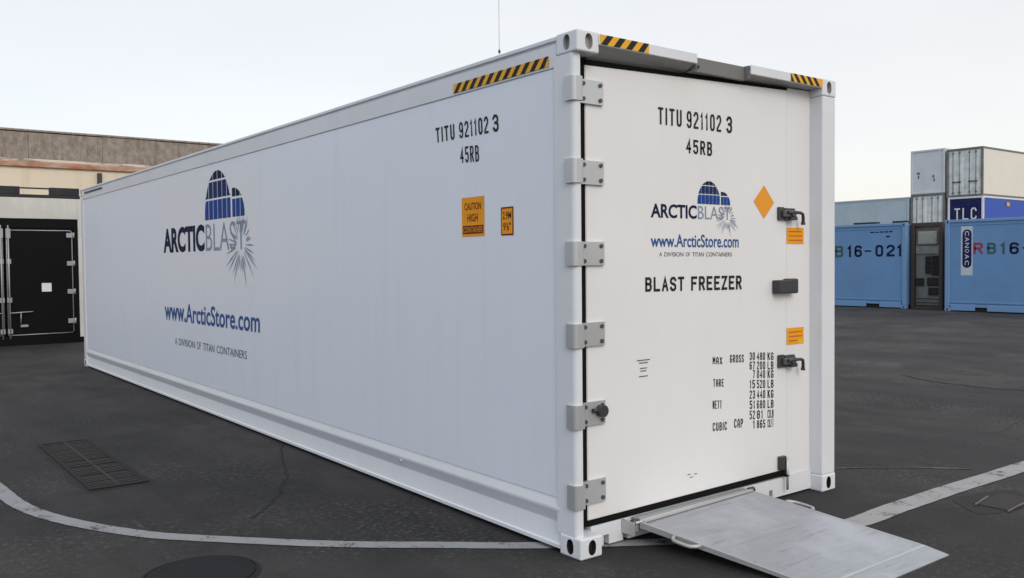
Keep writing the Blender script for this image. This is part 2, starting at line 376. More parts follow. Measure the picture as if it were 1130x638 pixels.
G_ = {
 '0': [[(.25,0),(.75,0),(1,.15),(1,.85),(.75,1),(.25,1),(0,.85),(0,.15),(.25,0)]], '1': [[(.12,.84),(.62,1),(.62,0)]],
 '2': [[(0,.84),(.25,1),(.75,1),(1,.85),(1,.64),(0,.14),(0,0),(1,0)]],
 '3': [[(0,.85),(.25,1),(.75,1),(1,.85),(1,.66),(.78,.53),(.4,.53)],[(.78,.52),(1,.39),(1,.15),(.75,0),(.25,0),(0,.15)]],
 '4': [[(.76,0),(.76,1),(0,.28),(1,.28)]], '5': [[(1,1),(.04,1),(.04,.55),(.75,.6),(1,.46),(1,.15),(.75,0),(.25,0),(0,.13)]],
 '6': [[(1,.87),(.75,1),(.25,1),(0,.85),(0,.15),(.25,0),(.75,0),(1,.15),(1,.43),(.75,.57),(.25,.57),(.02,.44)]], '7': [[(0,1),(1,1),(.35,0)]],
 '8': [[(.25,.53),(.02,.66),(.02,.87),(.25,1),(.75,1),(.98,.87),(.98,.66),(.75,.53),(.25,.53)],[(.25,.52),(0,.4),(0,.14),(.25,0),(.75,0),(1,.14),(1,.4),(.75,.52)]],
 '9': [[(0,.13),(.25,0),(.75,0),(1,.15),(1,.85),(.75,1),(.25,1),(0,.85),(0,.57),(.25,.43),(.75,.43),(.98,.56)]],
 'A': [[(0,0),(0,.75),(.3,1),(.7,1),(1,.75),(1,0)],[(.08,.38),(.92,.38)]], 'B': [[(0,0),(0,1),(.7,1),(.96,.87),(.96,.66),(.72,.53),(.08,.53)],[(.72,.52),(1,.4),(1,.14),(.75,0),(.08,0)]],
 'C': [[(1,.8),(1,.85),(.75,1),(.25,1),(0,.85),(0,.15),(.25,0),(.75,0),(1,.15),(1,.2)]], 'E': [[(1,1),(0,1),(0,0),(1,0)],[(.08,.52),(.8,.52)]], 'F': [[(1,1),(0,1),(0,0)],[(.08,.52),(.8,.52)]],
 'G': [[(1,.8),(1,.85),(.75,1),(.25,1),(0,.85),(0,.15),(.25,0),(.75,0),(1,.15),(1,.45),(.6,.45)]], 'I': [[(.5,0),(.5,1)]], 'K': [[(0,0),(0,1)],[(1,1),(.06,.46)],[(.36,.62),(1,0)]],
 'L': [[(0,1),(0,0),(1,0)]], 'M': [[(0,0),(0,1)],[(.05,.95),(.5,.45),(.95,.95)],[(1,1),(1,0)]], 'N': [[(0,0),(0,1)],[(.06,.94),(.94,.06)],[(1,0),(1,1)]], 'P': [[(0,0),(0,1),(.75,1),(1,.86),(1,.62),(.75,.48),(.08,.48)]],
 'R': [[(0,0),(0,1),(.75,1),(1,.86),(1,.64),(.75,.5),(.08,.5)],[(.55,.47),(1,0)]], 'S': [[(1,.84),(.75,1),(.25,1),(0,.86),(0,.66),(.2,.55),(.8,.45),(1,.34),(1,.14),(.75,0),(.25,0),(0,.16)]],
 'T': [[(0,1),(1,1)],[(.5,.93),(.5,0)]], 'U': [[(0,1),(0,.15),(.25,0),(.75,0),(1,.15),(1,1)]], 'X': [[(0,0),(1,1)],[(0,1),(.47,.53)],[(.53,.47),(1,0)]], '.': [[(.5,0),(.5,.12)]]}
G_['O'] = G_['0']; G_['Z'] = [[(0,1),(1,1),(0,0),(1,0)]]; G_['^'] = [[(0,0),(.5,1),(1,0)],[(.2,.33),(.8,.33)]]
NARROW = {'I': .35, '1': .62, '.': .25}
def stroke(wall, mb, body, quad, mat, th=.15, lift=.002, gap=.42):
    """container stencil style lettering drawn as strokes of even width inside a quad"""
    ws = [NARROW.get(c_, 1.0) if c_ != ' ' else .6 for c_ in body]; tot = sum(ws)+gap*(len(ws)-1)
    hgt = math.hypot(quad[3][0]-quad[0][0], quad[3][1]-quad[0][1]); wid = math.hypot(quad[1][0]-quad[0][0], quad[1][1]-quad[0][1]); tw = min(th*hgt, .32*wid/tot)
    i = mb.mi(mat); pos = 0; lf = lift
    for c_, w_ in zip(body, ws):
        for pl in G_.get(c_, []):
            ins = tw/2/hgt; inx = min(.3, tw/2/(wid/tot*max(w_, .5)))
            P = [bil(quad, (pos+w_*((inx+(1-2*inx)*p[0]) if w_ > .4 else .5))/tot, ins+(1-2*ins)*p[1]) for p in pl]
            cl = pl[0] == pl[-1]
            if cl: P = P[:-1]
            n = len(P); Lf, Rt = [], []
            for k_ in range(n):
                a = Vector(P[k_-1]) if (k_ > 0 or cl) else None; b_ = Vector(P[(k_+1) % n]) if (k_ < n-1 or cl) else None; p = Vector(P[k_])
                d1 = (p-a).normalized() if a is not None else (b_-p).normalized(); d2 = (b_-p).normalized() if b_ is not None else d1
                n1 = Vector((-d1.y, d1.x)); n2 = Vector((-d2.y, d2.x)); mn = (n1+n2).normalized(); ln = tw/2/max(.45, mn.dot(n1))
                if a is None: p = p-d1*tw*.5
                if b_ is None: p = p+d2*tw*.5
                Lf.append(p+mn*ln); Rt.append(p-mn*ln)
            rng = range(n) if cl else range(n-1)
            for k_ in rng:
                q_ = (k_+1) % n
                fc = mb.face([wall.to3(*Lf[k_], lf), wall.to3(*Rt[k_], lf), wall.to3(*Rt[q_], lf), wall.to3(*Lf[q_], lf)], mat)
            lf += .00012
        pos += w_+gap
def rq(a0, a1, z0, z1): return [(a0, z0), (a1, z0), (a1, z1), (a0, z1)]

# ------------------------------------------------------------------ ground and markings
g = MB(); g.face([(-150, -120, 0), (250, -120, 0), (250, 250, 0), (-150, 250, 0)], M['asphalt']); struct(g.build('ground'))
def ribbon(name, A, B, mat, z=.004):
    mb = MB()
    for i in range(len(A)-1):
        mb.face([(*A[i], z), (*B[i], z), (*B[i+1], z), (*A[i+1], z)], mat)
    return struct(mb.build(name))
def smooth(P, k=6):
    out_ = []
    for i in range(len(P)-1):
        p0 = P[max(i-1, 0)]; p1 = P[i]; p2 = P[i+1]; p3 = P[min(i+2, len(P)-1)]
        for j in range(k):
            t = j/k
            out_.append(tuple(.5*(2*p1[c]+(-p0[c]+p2[c])*t+(2*p0[c]-5*p1[c]+4*p2[c]-p3[c])*t*t+(-p0[c]+3*p1[c]-3*p2[c]+p3[c])*t**3) for c in (0, 1)))
    return out_+[P[-1]]
mid = [(-2.42, 6.4), (-2.34, 4.8), (-2.285, 3.85), (-2.235, 3.32), (-2.142, 2.88), (-1.96, 2.44), (-1.776, 2.09), (-1.582, 1.837), (-1.19, 1.40), (-.796, 1.016), (-.392, .671), (.02, .335), (.42, .06), (.85, -.19), (1.3, -.41), (1.797, -.545), (2.30, -.53), (2.9, -.53), (3.58, -.54), (4.2, -.552), (5.5, -.60), (8, -.75), (12, -1.2)]
mid = smooth(mid, 10)
def offset(P, d):
    o = []
    for i, p in enumerate(P):
        a = P[max(i-1, 0)]; b = P[min(i+1, len(P)-1)]; t = Vector((b[0]-a[0], b[1]-a[1])).normalized()
        jit = 0.0015*math.sin(i*1.7)+.003*math.sin(i*.33+1)
        o.append((p[0]-t.y*(d+jit), p[1]+t.x*(d+jit)))
    return o
wd = [.056 if q[0] < .5 else .056+.028*min(1, (q[0]-.5)/1.5) for q in mid]
LA = [offset(mid, wd[i])[i] for i in range(len(mid))]; LB = [offset(mid, -wd[i])[i] for i in range(len(mid))]; cut = 130
ribbon('painted_curve_line', LA[:cut+1], LB[:cut+1], M['line_darker']); ribbon('painted_curve_line', LA[cut:], LB[cut:], M['line'])
tl = smooth([(2.62, .55), (3.03, .31), (3.44, 0.0), (3.75, -.33)])
ribbon('faint_scratch_line', offset(tl, .014), offset(tl, -.014), M['thin_line'])
ck = smooth([(-.02, 4.05), (-.152, 3.703), (-.386, 3.113), (-.45, 2.9), (-.669, 2.544), (-.70, 2.44), (-.872, 2.212), (-1.09, 1.948)], 5)
ck = [(p[0]+random.uniform(-.014, .014), p[1]+random.uniform(-.014, .014)) for p in ck]
ribbon('ground_crack', offset(ck, .009), offset(ck, -.009), M['crack'], .003)
ck2 = smooth([(8.6, 2.9), (8.347, 2.307), (8.275, 1.801), (8.246, 1.401), (8.371, 1.19), (8.3, .6)], 6)
ck2 = [(p[0]+random.uniform(-.03, .03), p[1]) for p in ck2]
ribbon('ground_crack', offset(ck2, .03), offset(ck2, -.03), M['crack'], .003)
# manhole cover: a rim ring and a slightly domed lid
mh = thing('manhole_cover', 'round dark manhole cover set in the asphalt outside the white curve', 'manhole cover', (-1.70, 1.115, 0))
b = MB(); n = 48
for i in range(n):
    a0, a1 = 2*math.pi*i/n, 2*math.pi*(i+1)/n
    P = lambda rr, a, z: (-1.70+rr*math.cos(a), 1.115+rr*math.sin(a), z)
    b.face([P(.31, a0, .002), P(.31, a1, .002), P(.285, a1, .010), P(.285, a0, .010)], M['crack'])
b.build('rim', mh)
b = MB()
b.cyl((-1.70, 1.115, .005), 'z', .278, .012, M['cover'], 48)
b.build('lid', mh)

# long drain grate, two panels
dg_ = thing('drain_grate', 'long rectangular iron drain grate in the dark asphalt beside the white container', 'drain grate', (-1.55, 4.42, 0))
b = MB()
for a in ((-1.77, -1.735, 3.38, 5.45), (-1.385, -1.35, 3.38, 5.45), (-1.735, -1.385, 3.38, 3.41), (-1.735, -1.385, 5.42, 5.45), (-1.735, -1.385, 4.24, 4.275)):
    b.box(a[0], a[1], a[2], a[3], 0, .013, M['crack'], .003)
b.build('frame', dg_)
b = MB(); pp = []
for i in range(60):
    tt = i/60*4; sd_ = int(tt); q = tt-sd_; jx = random.uniform(-.02, .035)
    pp.append([(-1.80+.47*q, 3.34-jx, .0015), (-1.33+jx, 3.34+2.14*q, .0015), (-1.33-.47*q, 5.48+jx, .0015), (-1.80-jx, 5.48-2.14*q, .0015)][sd_])
b.face(pp, flat('grate_surround', (.012, .0115, .011), .9, 0, .5)); b.build('broken_edge', dg_)
for (y0, y1) in ((3.41, 4.24), (4.275, 5.42)):
    b = MB(); b.face([(-1.735, y0, .0025), (-1.385, y0, .0025), (-1.385, y1, .0025), (-1.735, y1, .0025)], M['crack'])
    nb = int((y1-y0)/.055)
    for i in range(nb):
        yy = y0+.012+i*(y1-y0-.01)/nb+random.uniform(-.006, .006)
        if random.random() < .1: continue
        b.box(-1.735, -1.572, yy, yy+.03, .003, .010, M['grate'], .002); b.box(-1.548, -1.385, yy, yy+.03, .003, .010, M['grate'], .002)
    b.box(-1.572, -1.548, y0, y1, .003, .012, M['grate'])
    b.build('grille', dg_)
# small sunken utility cover at the right
uc = thing('utility_cover', 'small rusty utility cover with two rubbed metal edges in front of the painted line', 'utility cover', (2.93, -.88, 0))
b = MB(); pp = []
for i in range(30):
    a = 2*math.pi*i/30; rr = 1+.1*math.sin(4*a)+random.uniform(-.05, .05)
    pp.append((2.96+.36*rr*math.cos(a), -.87+.20*rr*math.sin(a), .002))
b.face(pp, flat('stained_asphalt', (.014, .012, .012), .85, 0, .4)); b.build('stained_surround', uc)
b = MB(); b.box(2.78, 3.2, -1.02, -.80, 0, .007, flat('rusty_plate', (.020, .015, .014), .7, .2, .4), .003); b.build('plate', uc)
for (xa, ya, xb, yb) in ((2.745, -.83, 3.02, -.79), (2.745, -1.035, 3.08, -1.015)):
    b = MB(); b.tube([(xa, ya, .008), ((xa+xb)/2, (ya+yb)/2, .009), (xb, yb, .008)], .007, M['worn_bar'], 6); b.build('edge_bar', uc)

# ------------------------------------------------------------------ main container
L_, W_, H_ = 12.192, 2.438, 2.896
C = thing('shipping_container', 'long white refrigerated container with an igloo logo and a large hinged freezer door', 'container', (W_/2, L_/2, 0))
def oval_pts(cx, cz, rx, rz, n=28):
    return [(cx+rx*math.cos(2*math.pi*i/n), cz+rz*(math.copysign(abs(math.sin(2*math.pi*i/n))**.8, math.sin(2*math.pi*i/n)))) for i in range(n)]
def holed_plate(mb, rect, ov, to3, mat, depth=.035, inner=None):
    """rect face with an oval hole whose wall goes in by depth to a dark floor"""
    a0, a1, z0, z1 = rect
    bb = bmesh.new()
    def loop(P): 
        vs = [bb.verts.new((p[0], p[1], 0)) for p in P]; return [bb.edges.new((vs[i], vs[(i+1) % len(vs)])) for i in range(len(vs))]
    es = loop([(a0, z0), (a1, z0), (a1, z1), (a0, z1)])+loop(ov)
    bmesh.ops.triangle_fill(bb, edges=es, use_beauty=True)
    i = mb.mi(mat); mp_ = {v: mb.bm.verts.new(to3(v.co.x, v.co.y, 0)) for v in bb.verts}
    for fc in bb.faces: q = mb.bm.faces.new([mp_[v] for v in fc.verts]); q.material_index = i
    bb.free(); n = len(ov)
    for j in range(n):
        p, q = ov[j], ov[(j+1) % n]
        mb.face([to3(p[0], p[1], 0), to3(q[0], q[1], 0), to3(q[0], q[1], -depth), to3(p[0], p[1], -depth)], inner or M['hole'])
    mb.face([to3(p[0], p[1], -depth) for p in ov], inner or M['hole'])
def casting(x0, x1, y0, y1, z0, z1, sx, sy, name='corner_casting'):
    """hollow cast corner; sx/sy give the outward x and y directions"""
    mb = MB(); zc = (z0+z1)/2; top = z0 > 1
    xo = x0 if sx < 0 else x1; xi = x1 if sx < 0 else x0; yo = y0 if sy < 0 else y1; yi = y1 if sy < 0 else y0
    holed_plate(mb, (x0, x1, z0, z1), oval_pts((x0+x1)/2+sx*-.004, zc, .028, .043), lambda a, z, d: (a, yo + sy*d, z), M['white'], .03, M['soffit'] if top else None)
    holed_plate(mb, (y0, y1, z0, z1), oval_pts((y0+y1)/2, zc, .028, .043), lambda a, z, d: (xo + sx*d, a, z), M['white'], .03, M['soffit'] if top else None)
    mb.face([(x0, y0, z1), (x1, y0, z1), (x1, y1, z1), (x0, y1, z1)], M['white']); mb.face([(x0, y0, z0), (x0, y1, z0), (x1, y1, z0), (x1, y0, z0)], M['white'])
    mb.face([(xi, y0, z0), (xi, y1, z0), (xi, y1, z1), (xi, y0, z1)], M['white']); mb.face([(x0, yi, z0), (x0, yi, z1), (x1, yi, z1), (x1, yi, z0)], M['white'])
    bmesh.ops.remove_doubles(mb.bm, verts=list(mb.bm.verts), dist=.0004)
    bmesh.ops.recalc_face_normals(mb.bm, faces=list(mb.bm.faces))
    ed = [e_ for e_ in mb.bm.edges if len(e_.link_faces) == 2 and e_.link_faces[0].normal.angle(e_.link_faces[1].normal, 0) > 1.2 and e_.calc_length() > .1]
    bmesh.ops.bevel(mb.bm, geom=ed, offset=.010, segments=3, affect='EDGES', profile=.5)
    return mb.build(name, C)
for x0, x1, sx in ((0, .162, -1), (W_-.162, W_, 1)):
    for y0, y1, sy in ((0, .178, -1), (L_-.178, L_, 1)):
        for z0, z1 in ((0, .118), (H_-.118, H_)):
            casting(x0, x1, y0, y1, z0, z1, sx, sy)
# corner posts
b = MB()
post = [(.004, .2)] + [(.004+.03-.03*math.cos(a), .034+.03-.03*math.sin(a)) for a in [i*math.pi/2/6 for i in range(7)]] + [(.050, .034), (.056, .040), (.056, .125), (.088, .125), (.088, .2)]
b.prism(post, 'z', .118, H_-.118, M['white']); b.build('corner_post', C)
b = MB(); b.box(2.280, W_-.004, .004, .2, .118, H_-.118, M['white'], .008, 2); b.build('corner_post', C)
for xx in (.004, W_-.134):
    b = MB(); b.box(xx, xx+.13, L_-.17, L_-.004, .118, H_-.118, M['white'], .008, 2); b.build('corner_post', C)
# side walls and rails (left seen, right mirrored)
rail = [(.0, .027), (.0, .047), (.012, .052), (.030, .165), (.026, .178), (.003, .236), (.002, .250), (.018, .308), (.075, .308), (.075, .027)]
trail = [(.014, 2.716), (.006, 2.722), (.004, 2.846), (.018, 2.850), (.018, 2.862), (-.0, 2.866), (-.0, 2.884), (.01, 2.890), (.075, 2.890), (.075, 2.716)]
for side in (0, 1):
    fx = (lambda P: P) if side == 0 else (lambda P: [(W_-x, z) for x, z in P])
    b = MB(); b.prism(fx(rail), 'y', .179, L_-.179, M['white']); b.build('bottom_rail', C)
    b = MB(); b.prism(fx(trail), 'y', .179, L_-.179, M['white']); b.build('top_rail', C)
    b = MB(); x0, x1 = (.012, .072) if side == 0 else (W_-.072, W_-.012)
    b.box(x0, x1, .19, L_-.165, .309, 2.715, M['side'] if side == 0 else M['white'])
    sw = b.build('side_wall', C)
    if side == 0: side_wall = sw
b = MB(); b.box(.076, W_-.076, .10, L_-.06, 2.846, 2.872, M['white'])
for i in range(40):
    y = .5+i*.285; b.box(.25, W_-.25, y, y+.12, 2.872, 2.880, M['white'], .004)
b.build('roof', C)
b = MB(); b.box(.10, W_-.10, .2, L_-.05, .03, .13, M['dark_beam']); b.build('floor_frame', C)
b = MB(); b.box(.14, W_-.14, L_-.10, L_-.06, .14, 2.84, M['white'])
b.box(.30, W_-.30, L_-.055, L_-.03, 1.3, 2.7, M['unit_grey'], .01)
for fx_ in (.75, 1.69): b.cyl((fx_, L_-.028, 2.0), 'y', .34, .03, M['dark_metal'], 32)
b.build('end_panel', C)
# small slot near the far end of the top rail
SIDE = Wall(lambda a, z, l: (.012-l, a, z)); RAILF = Wall(lambda a, z, l: (.0035-l, a, z))
b = MB(); RAILF.rect(b, 11.9, 10.7, 2.795, 2.83, M['ink_grey'], .001); b.build('rail_slot', C)
b = MB(); b.cyl((.012, 1.95, .215), 'x', .012, .024, M['steel'], 12); b.build('drain_plug', C)
# header over the door with its notch, underside and back plate
zin = lambda x: 2.763+(x-.14)/1.8*.05
for x0, x1 in ((.163, .972), (1.49, 2.275)):
    b = MB()
    b.box(x0, x1, .0, .014, 2.829, 2.889, M['white'], .003)
    b.box(x0, x1, .015, .12, 2.880, 2.888, M['white'])
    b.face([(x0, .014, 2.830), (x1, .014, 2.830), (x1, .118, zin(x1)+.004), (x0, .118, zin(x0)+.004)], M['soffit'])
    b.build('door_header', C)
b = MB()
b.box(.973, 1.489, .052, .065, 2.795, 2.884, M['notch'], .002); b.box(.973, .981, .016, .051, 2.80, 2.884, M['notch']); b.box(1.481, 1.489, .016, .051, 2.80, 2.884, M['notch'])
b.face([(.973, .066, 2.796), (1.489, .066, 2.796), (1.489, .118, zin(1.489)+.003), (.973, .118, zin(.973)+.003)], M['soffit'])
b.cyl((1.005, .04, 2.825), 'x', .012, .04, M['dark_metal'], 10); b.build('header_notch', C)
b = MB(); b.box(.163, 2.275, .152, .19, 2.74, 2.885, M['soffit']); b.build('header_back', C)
# hazard stripes
def hazard(wall, a0, a1, z0, z1, lean, mat_n, nm, parent, lift=.0015):
    mb = MB(); wall.rect(mb, a0, a1, z0, z1, M['yellow'], lift)
    h = z1-z0; sg = 1 if a1 > a0 else -1; n_ = mat_n; pitch = (a1-a0)/n_
    for i in range(n_):
        s0 = a0+pitch*(i+.05); s1 = s0+pitch*.5; sh = sg*lean*h
        P = [(s0, z0), (s1, z0), (s1+sh, z1), (s0+sh, z1)]
        lo, hi = min(a0, a1), max(a0, a1)
        P = [(min(max(p[0], lo), hi), p[1]) for p in P]
        wall.poly(mb, P, M['ink'], lift+.0012)
    return mb.build(nm, parent)
HEAD = Wall(lambda a, z, l: (a, 0-l, z))
hazard(RAILF, 1.203, .243, 2.733, 2.791, .9, 11, 'hazard_stripe', C)
hazard(HEAD, .168, .551, 2.833, 2.887, .9, 4, 'hazard_stripe', C)
hazard(HEAD, 1.905, 2.272, 2.833, 2.887, -.9, 5, 'hazard_stripe', C)
# sill with forklift notches
b = MB(); xs = [(.163, .259, 1), (.259, .302, 0), (.302, .415, 1), (.415, .456, 0), (.456, 1.798, 1), (1.798, 1.836, 0), (1.836, 2.278, 1)]
for x0, x1, fl in xs: b.box(x0, x1, .095, .15, .014 if fl else .071, .139, M['white'])
b.build('sill', C)
b = MB(); b.box(.163, 2.278, .152, .16, .02, .137, M['hole']); b.build('sill_back', C)
# dark gasket round the door and the white jamb right of it
ztop = lambda x: 2.736+(x-.135)/1.865*.062
zbot = lambda x: .175+(x-.135)/1.865*.014
b = MB()
b.prism([(.0905, .1405), (.1435, .1405), (.1435, ztop(.135)+.030), (.0905, ztop(.135)+.034)], 'y', .104, .150, M['black_rubber'])
b.prism([(.144, .1405), (2.004, .152), (2.004, zbot(2.0)-.001), (.144, zbot(.137)-.001)], 'y', .098, .150, M['black_rubber'])
b.prism([(.144, ztop(.137)+.001), (2.004, ztop(2.0)+.001), (2.004, ztop(2.0)+.014), (.144, ztop(.137)+.030)], 'y', .098, .150, M['black_rubber'])
b.build('door_gasket', C)
b = MB(); b.prism([(2.006, .141), (2.279, .141), (2.279, 2.822), (2.006, 2.815)], 'y', .106, .16, M['door']); b.build('door_jamb', C)
# the door itself
b = MB(); b.prism([(.145, zbot(.137)), (2.0, zbot(2.0)), (2.0, ztop(2.0)), (.145, ztop(.137))], 'y', .10, .127, M['door'])
bmesh.ops.bevel(b.bm, geom=[e_ for e_ in b.bm.edges], offset=.004, segments=2, affect='EDGES')
door = b.build('door', C)
# hinges with bolts
for i, zc in enumerate((2.585, 2.137, 1.685, 1.232, .784, .340)):
    b = MB()
    P = [(-.010, .100), (-.010, .050)] + [(.012-.022*math.cos(a), .046-.022*math.sin(a)) for a in (.5, 1.0, 1.57)] + [(.052, .024), (.066, .032), (.074, .082), (.268, .082), (.272, .086), (.272, .099), (.1, .099)]
    b.prism(P, 'z', zc-.066, zc+.066, M['steel'])
    h = b.build('hinge', door)
    for bx in (.115, .243):
        for bz in (-.042, .042):
            q = MB(); q.cyl((bx, .079, zc+bz), 'y', .012, .010, M['bolt'], 8); q.build('bolt', h)
    if i == 4:
        q = MB(); q.cyl((.225, .065, zc+.012), 'y', .034, .04, M['dark_plastic'], 20); q.cyl((.19, .07, zc+.018), 'x', .012, .06, M['dark_plastic'], 10); q.build('black_knob', h)
# latches on the right
def latch(zc):
    b = MB()
    b.box(1.892, 1.950, .078, .099, zc-.045, zc+.042, M['dark_metal'], .004)
    b.box(1.953, 2.062, .070, .099, zc-.046, zc+.036, M['dark_metal'], .006)
    b.box(1.915, 2.05, .050, .078, zc-.026, zc+.020, M['latch_light'], .008, 2)
    b.box(1.985, 2.055, .046, .069, zc-.046, zc-.022, M['dark_metal'], .004)
    lt = b.build('latch', door)
    q = MB(); q.tube([(1.94, .045, zc+.004), (2.03, .040, zc+.006), (2.08, .042, zc+.004), (2.110, .046, zc-.004), (2.120, .05, zc-.028), (2.122, .052, zc-.066)], .011, M['dark_metal'], 10); q.cyl((2.122, .052, zc-.068), 'z', .015, .018, M['dark_metal'], 10)
    q.build('lever', lt)
    q = MB(); q.cyl((2.0, .046, zc-.004), 'y', .018, .02, M['bolt'], 12); q.build('pivot', lt)
latch(1.956); latch(.948)
b = MB(); b.box(1.835, 1.965, .035, .099, 1.412, 1.502, M['dark_plastic'], .008, 2); b.box(1.955, 2.065, .045, .104, 1.408, 1.510, M['dark_plastic'], .012, 2); b.build('release_box', door)
b = MB(); b.box(1.895, 1.962, .070, .099, .200, .292, M['dark_metal'], .004); b.tube([(1.957, .062, .285), (1.957, .062, .06)], .009, M['steel'], 8); b.box(1.945, 1.97, .055, .098, .15, .165, M['black_rubber']); b.build('drop_bolt', C)

# ---- lettering on the door and the side
DOOR = Wall(lambda a, z, l: (a, .10-l, z))
JAMB = Wall(lambda a, z, l: (a, .106-l, z))
def lettering(wall, name, parent, items):
    mb = MB()
    for it in items: wall.text(mb, *it)
    return mb.build(name, parent)
def slet(wall, name, parent, body, quad, mat, th=.15):
    mb = MB(); stroke(wall, mb, body, quad, mat, th); return mb.build(name, parent)
for wl, pr, its in ((DOOR, door, (('TITU', [(.730, 2.458), (.938, 2.458), (.938, 2.561), (.730, 2.560)]), ('921102', [(.985, 2.458), (1.310, 2.457), (1.310, 2.562), (.985, 2.561)]),
        ('3', [(1.362, 2.457), (1.418, 2.457), (1.418, 2.564), (1.362, 2.563)]), ('45RB', [(.978, 2.304), (1.22, 2.298), (1.22, 2.386), (.978, 2.391)]))),
    (SIDE, side_wall, (('TITU', [(1.427, 2.443), (1.205, 2.440), (1.212, 2.541), (1.436, 2.541)]), ('921102', [(1.150, 2.439), (.832, 2.436), (.838, 2.540), (1.157, 2.541)]),
        ('3', [(.785, 2.435), (.726, 2.434), (.734, 2.539), (.793, 2.540)]), ('45RB', [(1.144, 2.282), (.935, 2.272), (.941, 2.375), (1.148, 2.383)])))):
    for body, qd in its: slet(wl, 'serial_lettering', pr, body, qd, M['ink'], .165)
def logo(wall, A, parent, bold=.042):
    """A(u, v): logo canvas (word width = 1) to wall coordinates"""
    def q(u0, u1, v0, v1): return [A(u0, v0), A(u1, v0), A(u1, v1), A(u0, v1)]
    lt = MB(); wall.text(lt, 'ARCTIC', q(0, .556, 0, .114), M['navy'], bold); lt.build('logo_word', parent)
    lt = MB(); wall.text(lt, 'BLAST', q(.572, 1.0, 0, .112), M['slate'], -.004, .0025); lt.build('logo_word', parent)
    dm = MB()
    def dome(uc, ru, v0, h, cols, rows, umax=None, umin=None):
        top = lambda uu: v0+h*max(0, 1-((uu-uc)/ru)**2)**.5
        for (ra, rb, mat) in rows:
            for i in range(cols):
                a = uc-ru+2*ru*(i+.05)/cols; c = uc-ru+2*ru*(i+.95)/cols
                n_ = 6; us = [a+(c-a)*k_/n_ for k_ in range(n_+1)]
                for k_ in range(n_):
                    ua, ub = us[k_], us[k_+1]
                    if umax is not None and ub > umax: continue
                    if umin is not None and ua < umin: continue
                    lo = v0+h*ra; ta, tb = min(top(ua), v0+h*rb), min(top(ub), v0+h*rb)
                    if ta <= lo+.001 and tb <= lo+.001: continue
                    wall.poly(dm, [A(ua, lo), A(ub, lo), A(ub, max(tb, lo+.0005)), A(ua, max(ta, lo+.0005))], mat)
    dome(.715, .150, .128, .195, 6, [(0, .40, M['blue2']), (.44, .78, M['blue1']), (.82, 1, M['navy'])], umax=.862)
    dome(.885, .112, .128, .112, 5, [(0, .62, M['blue2']), (.70, 1, M['navy'])], umin=.868)
    dm.build('logo_dome', parent)
    bs = MB(); rnd = random.Random(3)
    for i in range(30):
        a = 2*math.pi*i/30+rnd.uniform(-.08, .08); r0 = .035+rnd.uniform(0, .02); r1 = rnd.uniform(.10, .185)
        if math.sin(a) > .25: r1 *= .75
        cu, cv = .955, .02; wd_ = .0034
        d = (math.cos(a), math.sin(a)); pn = (-d[1]*wd_, d[0]*wd_)
        wall.poly(bs, [A(cu+d[0]*r0+pn[0]*.4, cv+d[1]*r0+pn[1]*.4), A(cu+d[0]*r0-pn[0]*.4, cv+d[1]*r0-pn[1]*.4), A(cu+d[0]*(r0+r1)*.5-pn[0], cv+d[1]*(r0+r1)*.5-pn[1]), A(cu+d[0]*r1, cv+d[1]*r1), A(cu+d[0]*(r0+r1)*.5+pn[0], cv+d[1]*(r0+r1)*.5+pn[1])], M['slate'], .003+.00005*i)
    bs.build('logo_burst', parent)
b = MB(); SIDE.poly(b, [(7.66, 1.45), (4.56, 1.43), (4.56, 2.66), (7.66, 2.66)], M['film'], .0008); b.build('logo_film', side_wall)
logo(SIDE, lambda a, v: (7.66-2.745*a, 1.79+2.62*v), side_wall)
b = MB(); SIDE.text(b, 'www.', [(7.676, .974), (6.845, .976), (6.845, 1.135), (7.67, 1.135)], M['web'], .026); SIDE.text(b, 'ArcticStore.com', [(6.845, .976), (4.591, .985), (4.581, 1.198), (6.835, 1.197)], M['web'], .018); b.build('web_lettering', side_wall)
def small(wl, par, quad):
    wd_ = (('A', 0, .035), ('DIVISION', .065, .315), ('OF', .345, .405), ('TITAN', .435, .595), ('CONTAINERS', .625, 1.0))
    for body, a, c_ in wd_:
        mb = MB(); wl.text(mb, body, [bil(quad, a, 0), bil(quad, c_, 0), bil(quad, c_, 1), bil(quad, a, 1)], M['ink_grey']); mb.build('small_lettering', par)
small(SIDE, side_wall, [(7.279, .694), (4.945, .703), (4.94, .785), (7.273, .775)])
logo(DOOR, lambda a, v: (.664+.737*a, 1.899+.745*v), door, .026)
b = MB(); DOOR.text(b, 'www.', [(.662, 1.724), (.884, 1.723), (.884, 1.775), (.662, 1.775)], M['web'], .02); DOOR.text(b, 'ArcticStore.com', [(.886, 1.723), (1.483, 1.721), (1.483, 1.803), (.884, 1.803)], M['web'], .014); b.build('web_lettering', door)
small(DOOR, door, [(.736, 1.667), (1.414, 1.664), (1.414, 1.691), (.736, 1.693)])
for body, x0, x1 in (('BL^ST', .614, .955), ('FREEZER', 1.02, 1.510)):
    b = MB(); stroke(DOOR, b, body, [(x0, 1.458-(x0-.614)*.011), (x1, 1.458-(x1-.614)*.011), (x1, 1.544-(x1-.614)*.0045), (x0, 1.544-(x0-.614)*.0045)], M['ink'], .185, .002, .30); b.build('name_lettering', door)
W2 = []
for s_, x0, x1, z0, z1 in (('MAX', 1.222, 1.314, .976, 1.022), ('GROSS', 1.392, 1.533, .972, 1.023), ('TARE', 1.226, 1.329, .831, .880), ('NETT', 1.221, 1.308, .690, .743), ('CUBIC', 1.221, 1.359, .546, .600), ('CAP', 1.434, 1.524, .542, .600)):
    W2.append((s_, [(x0, z0+.004), (x1, z0-.004), (x1, z1-.004), (x0, z1+.004)]))
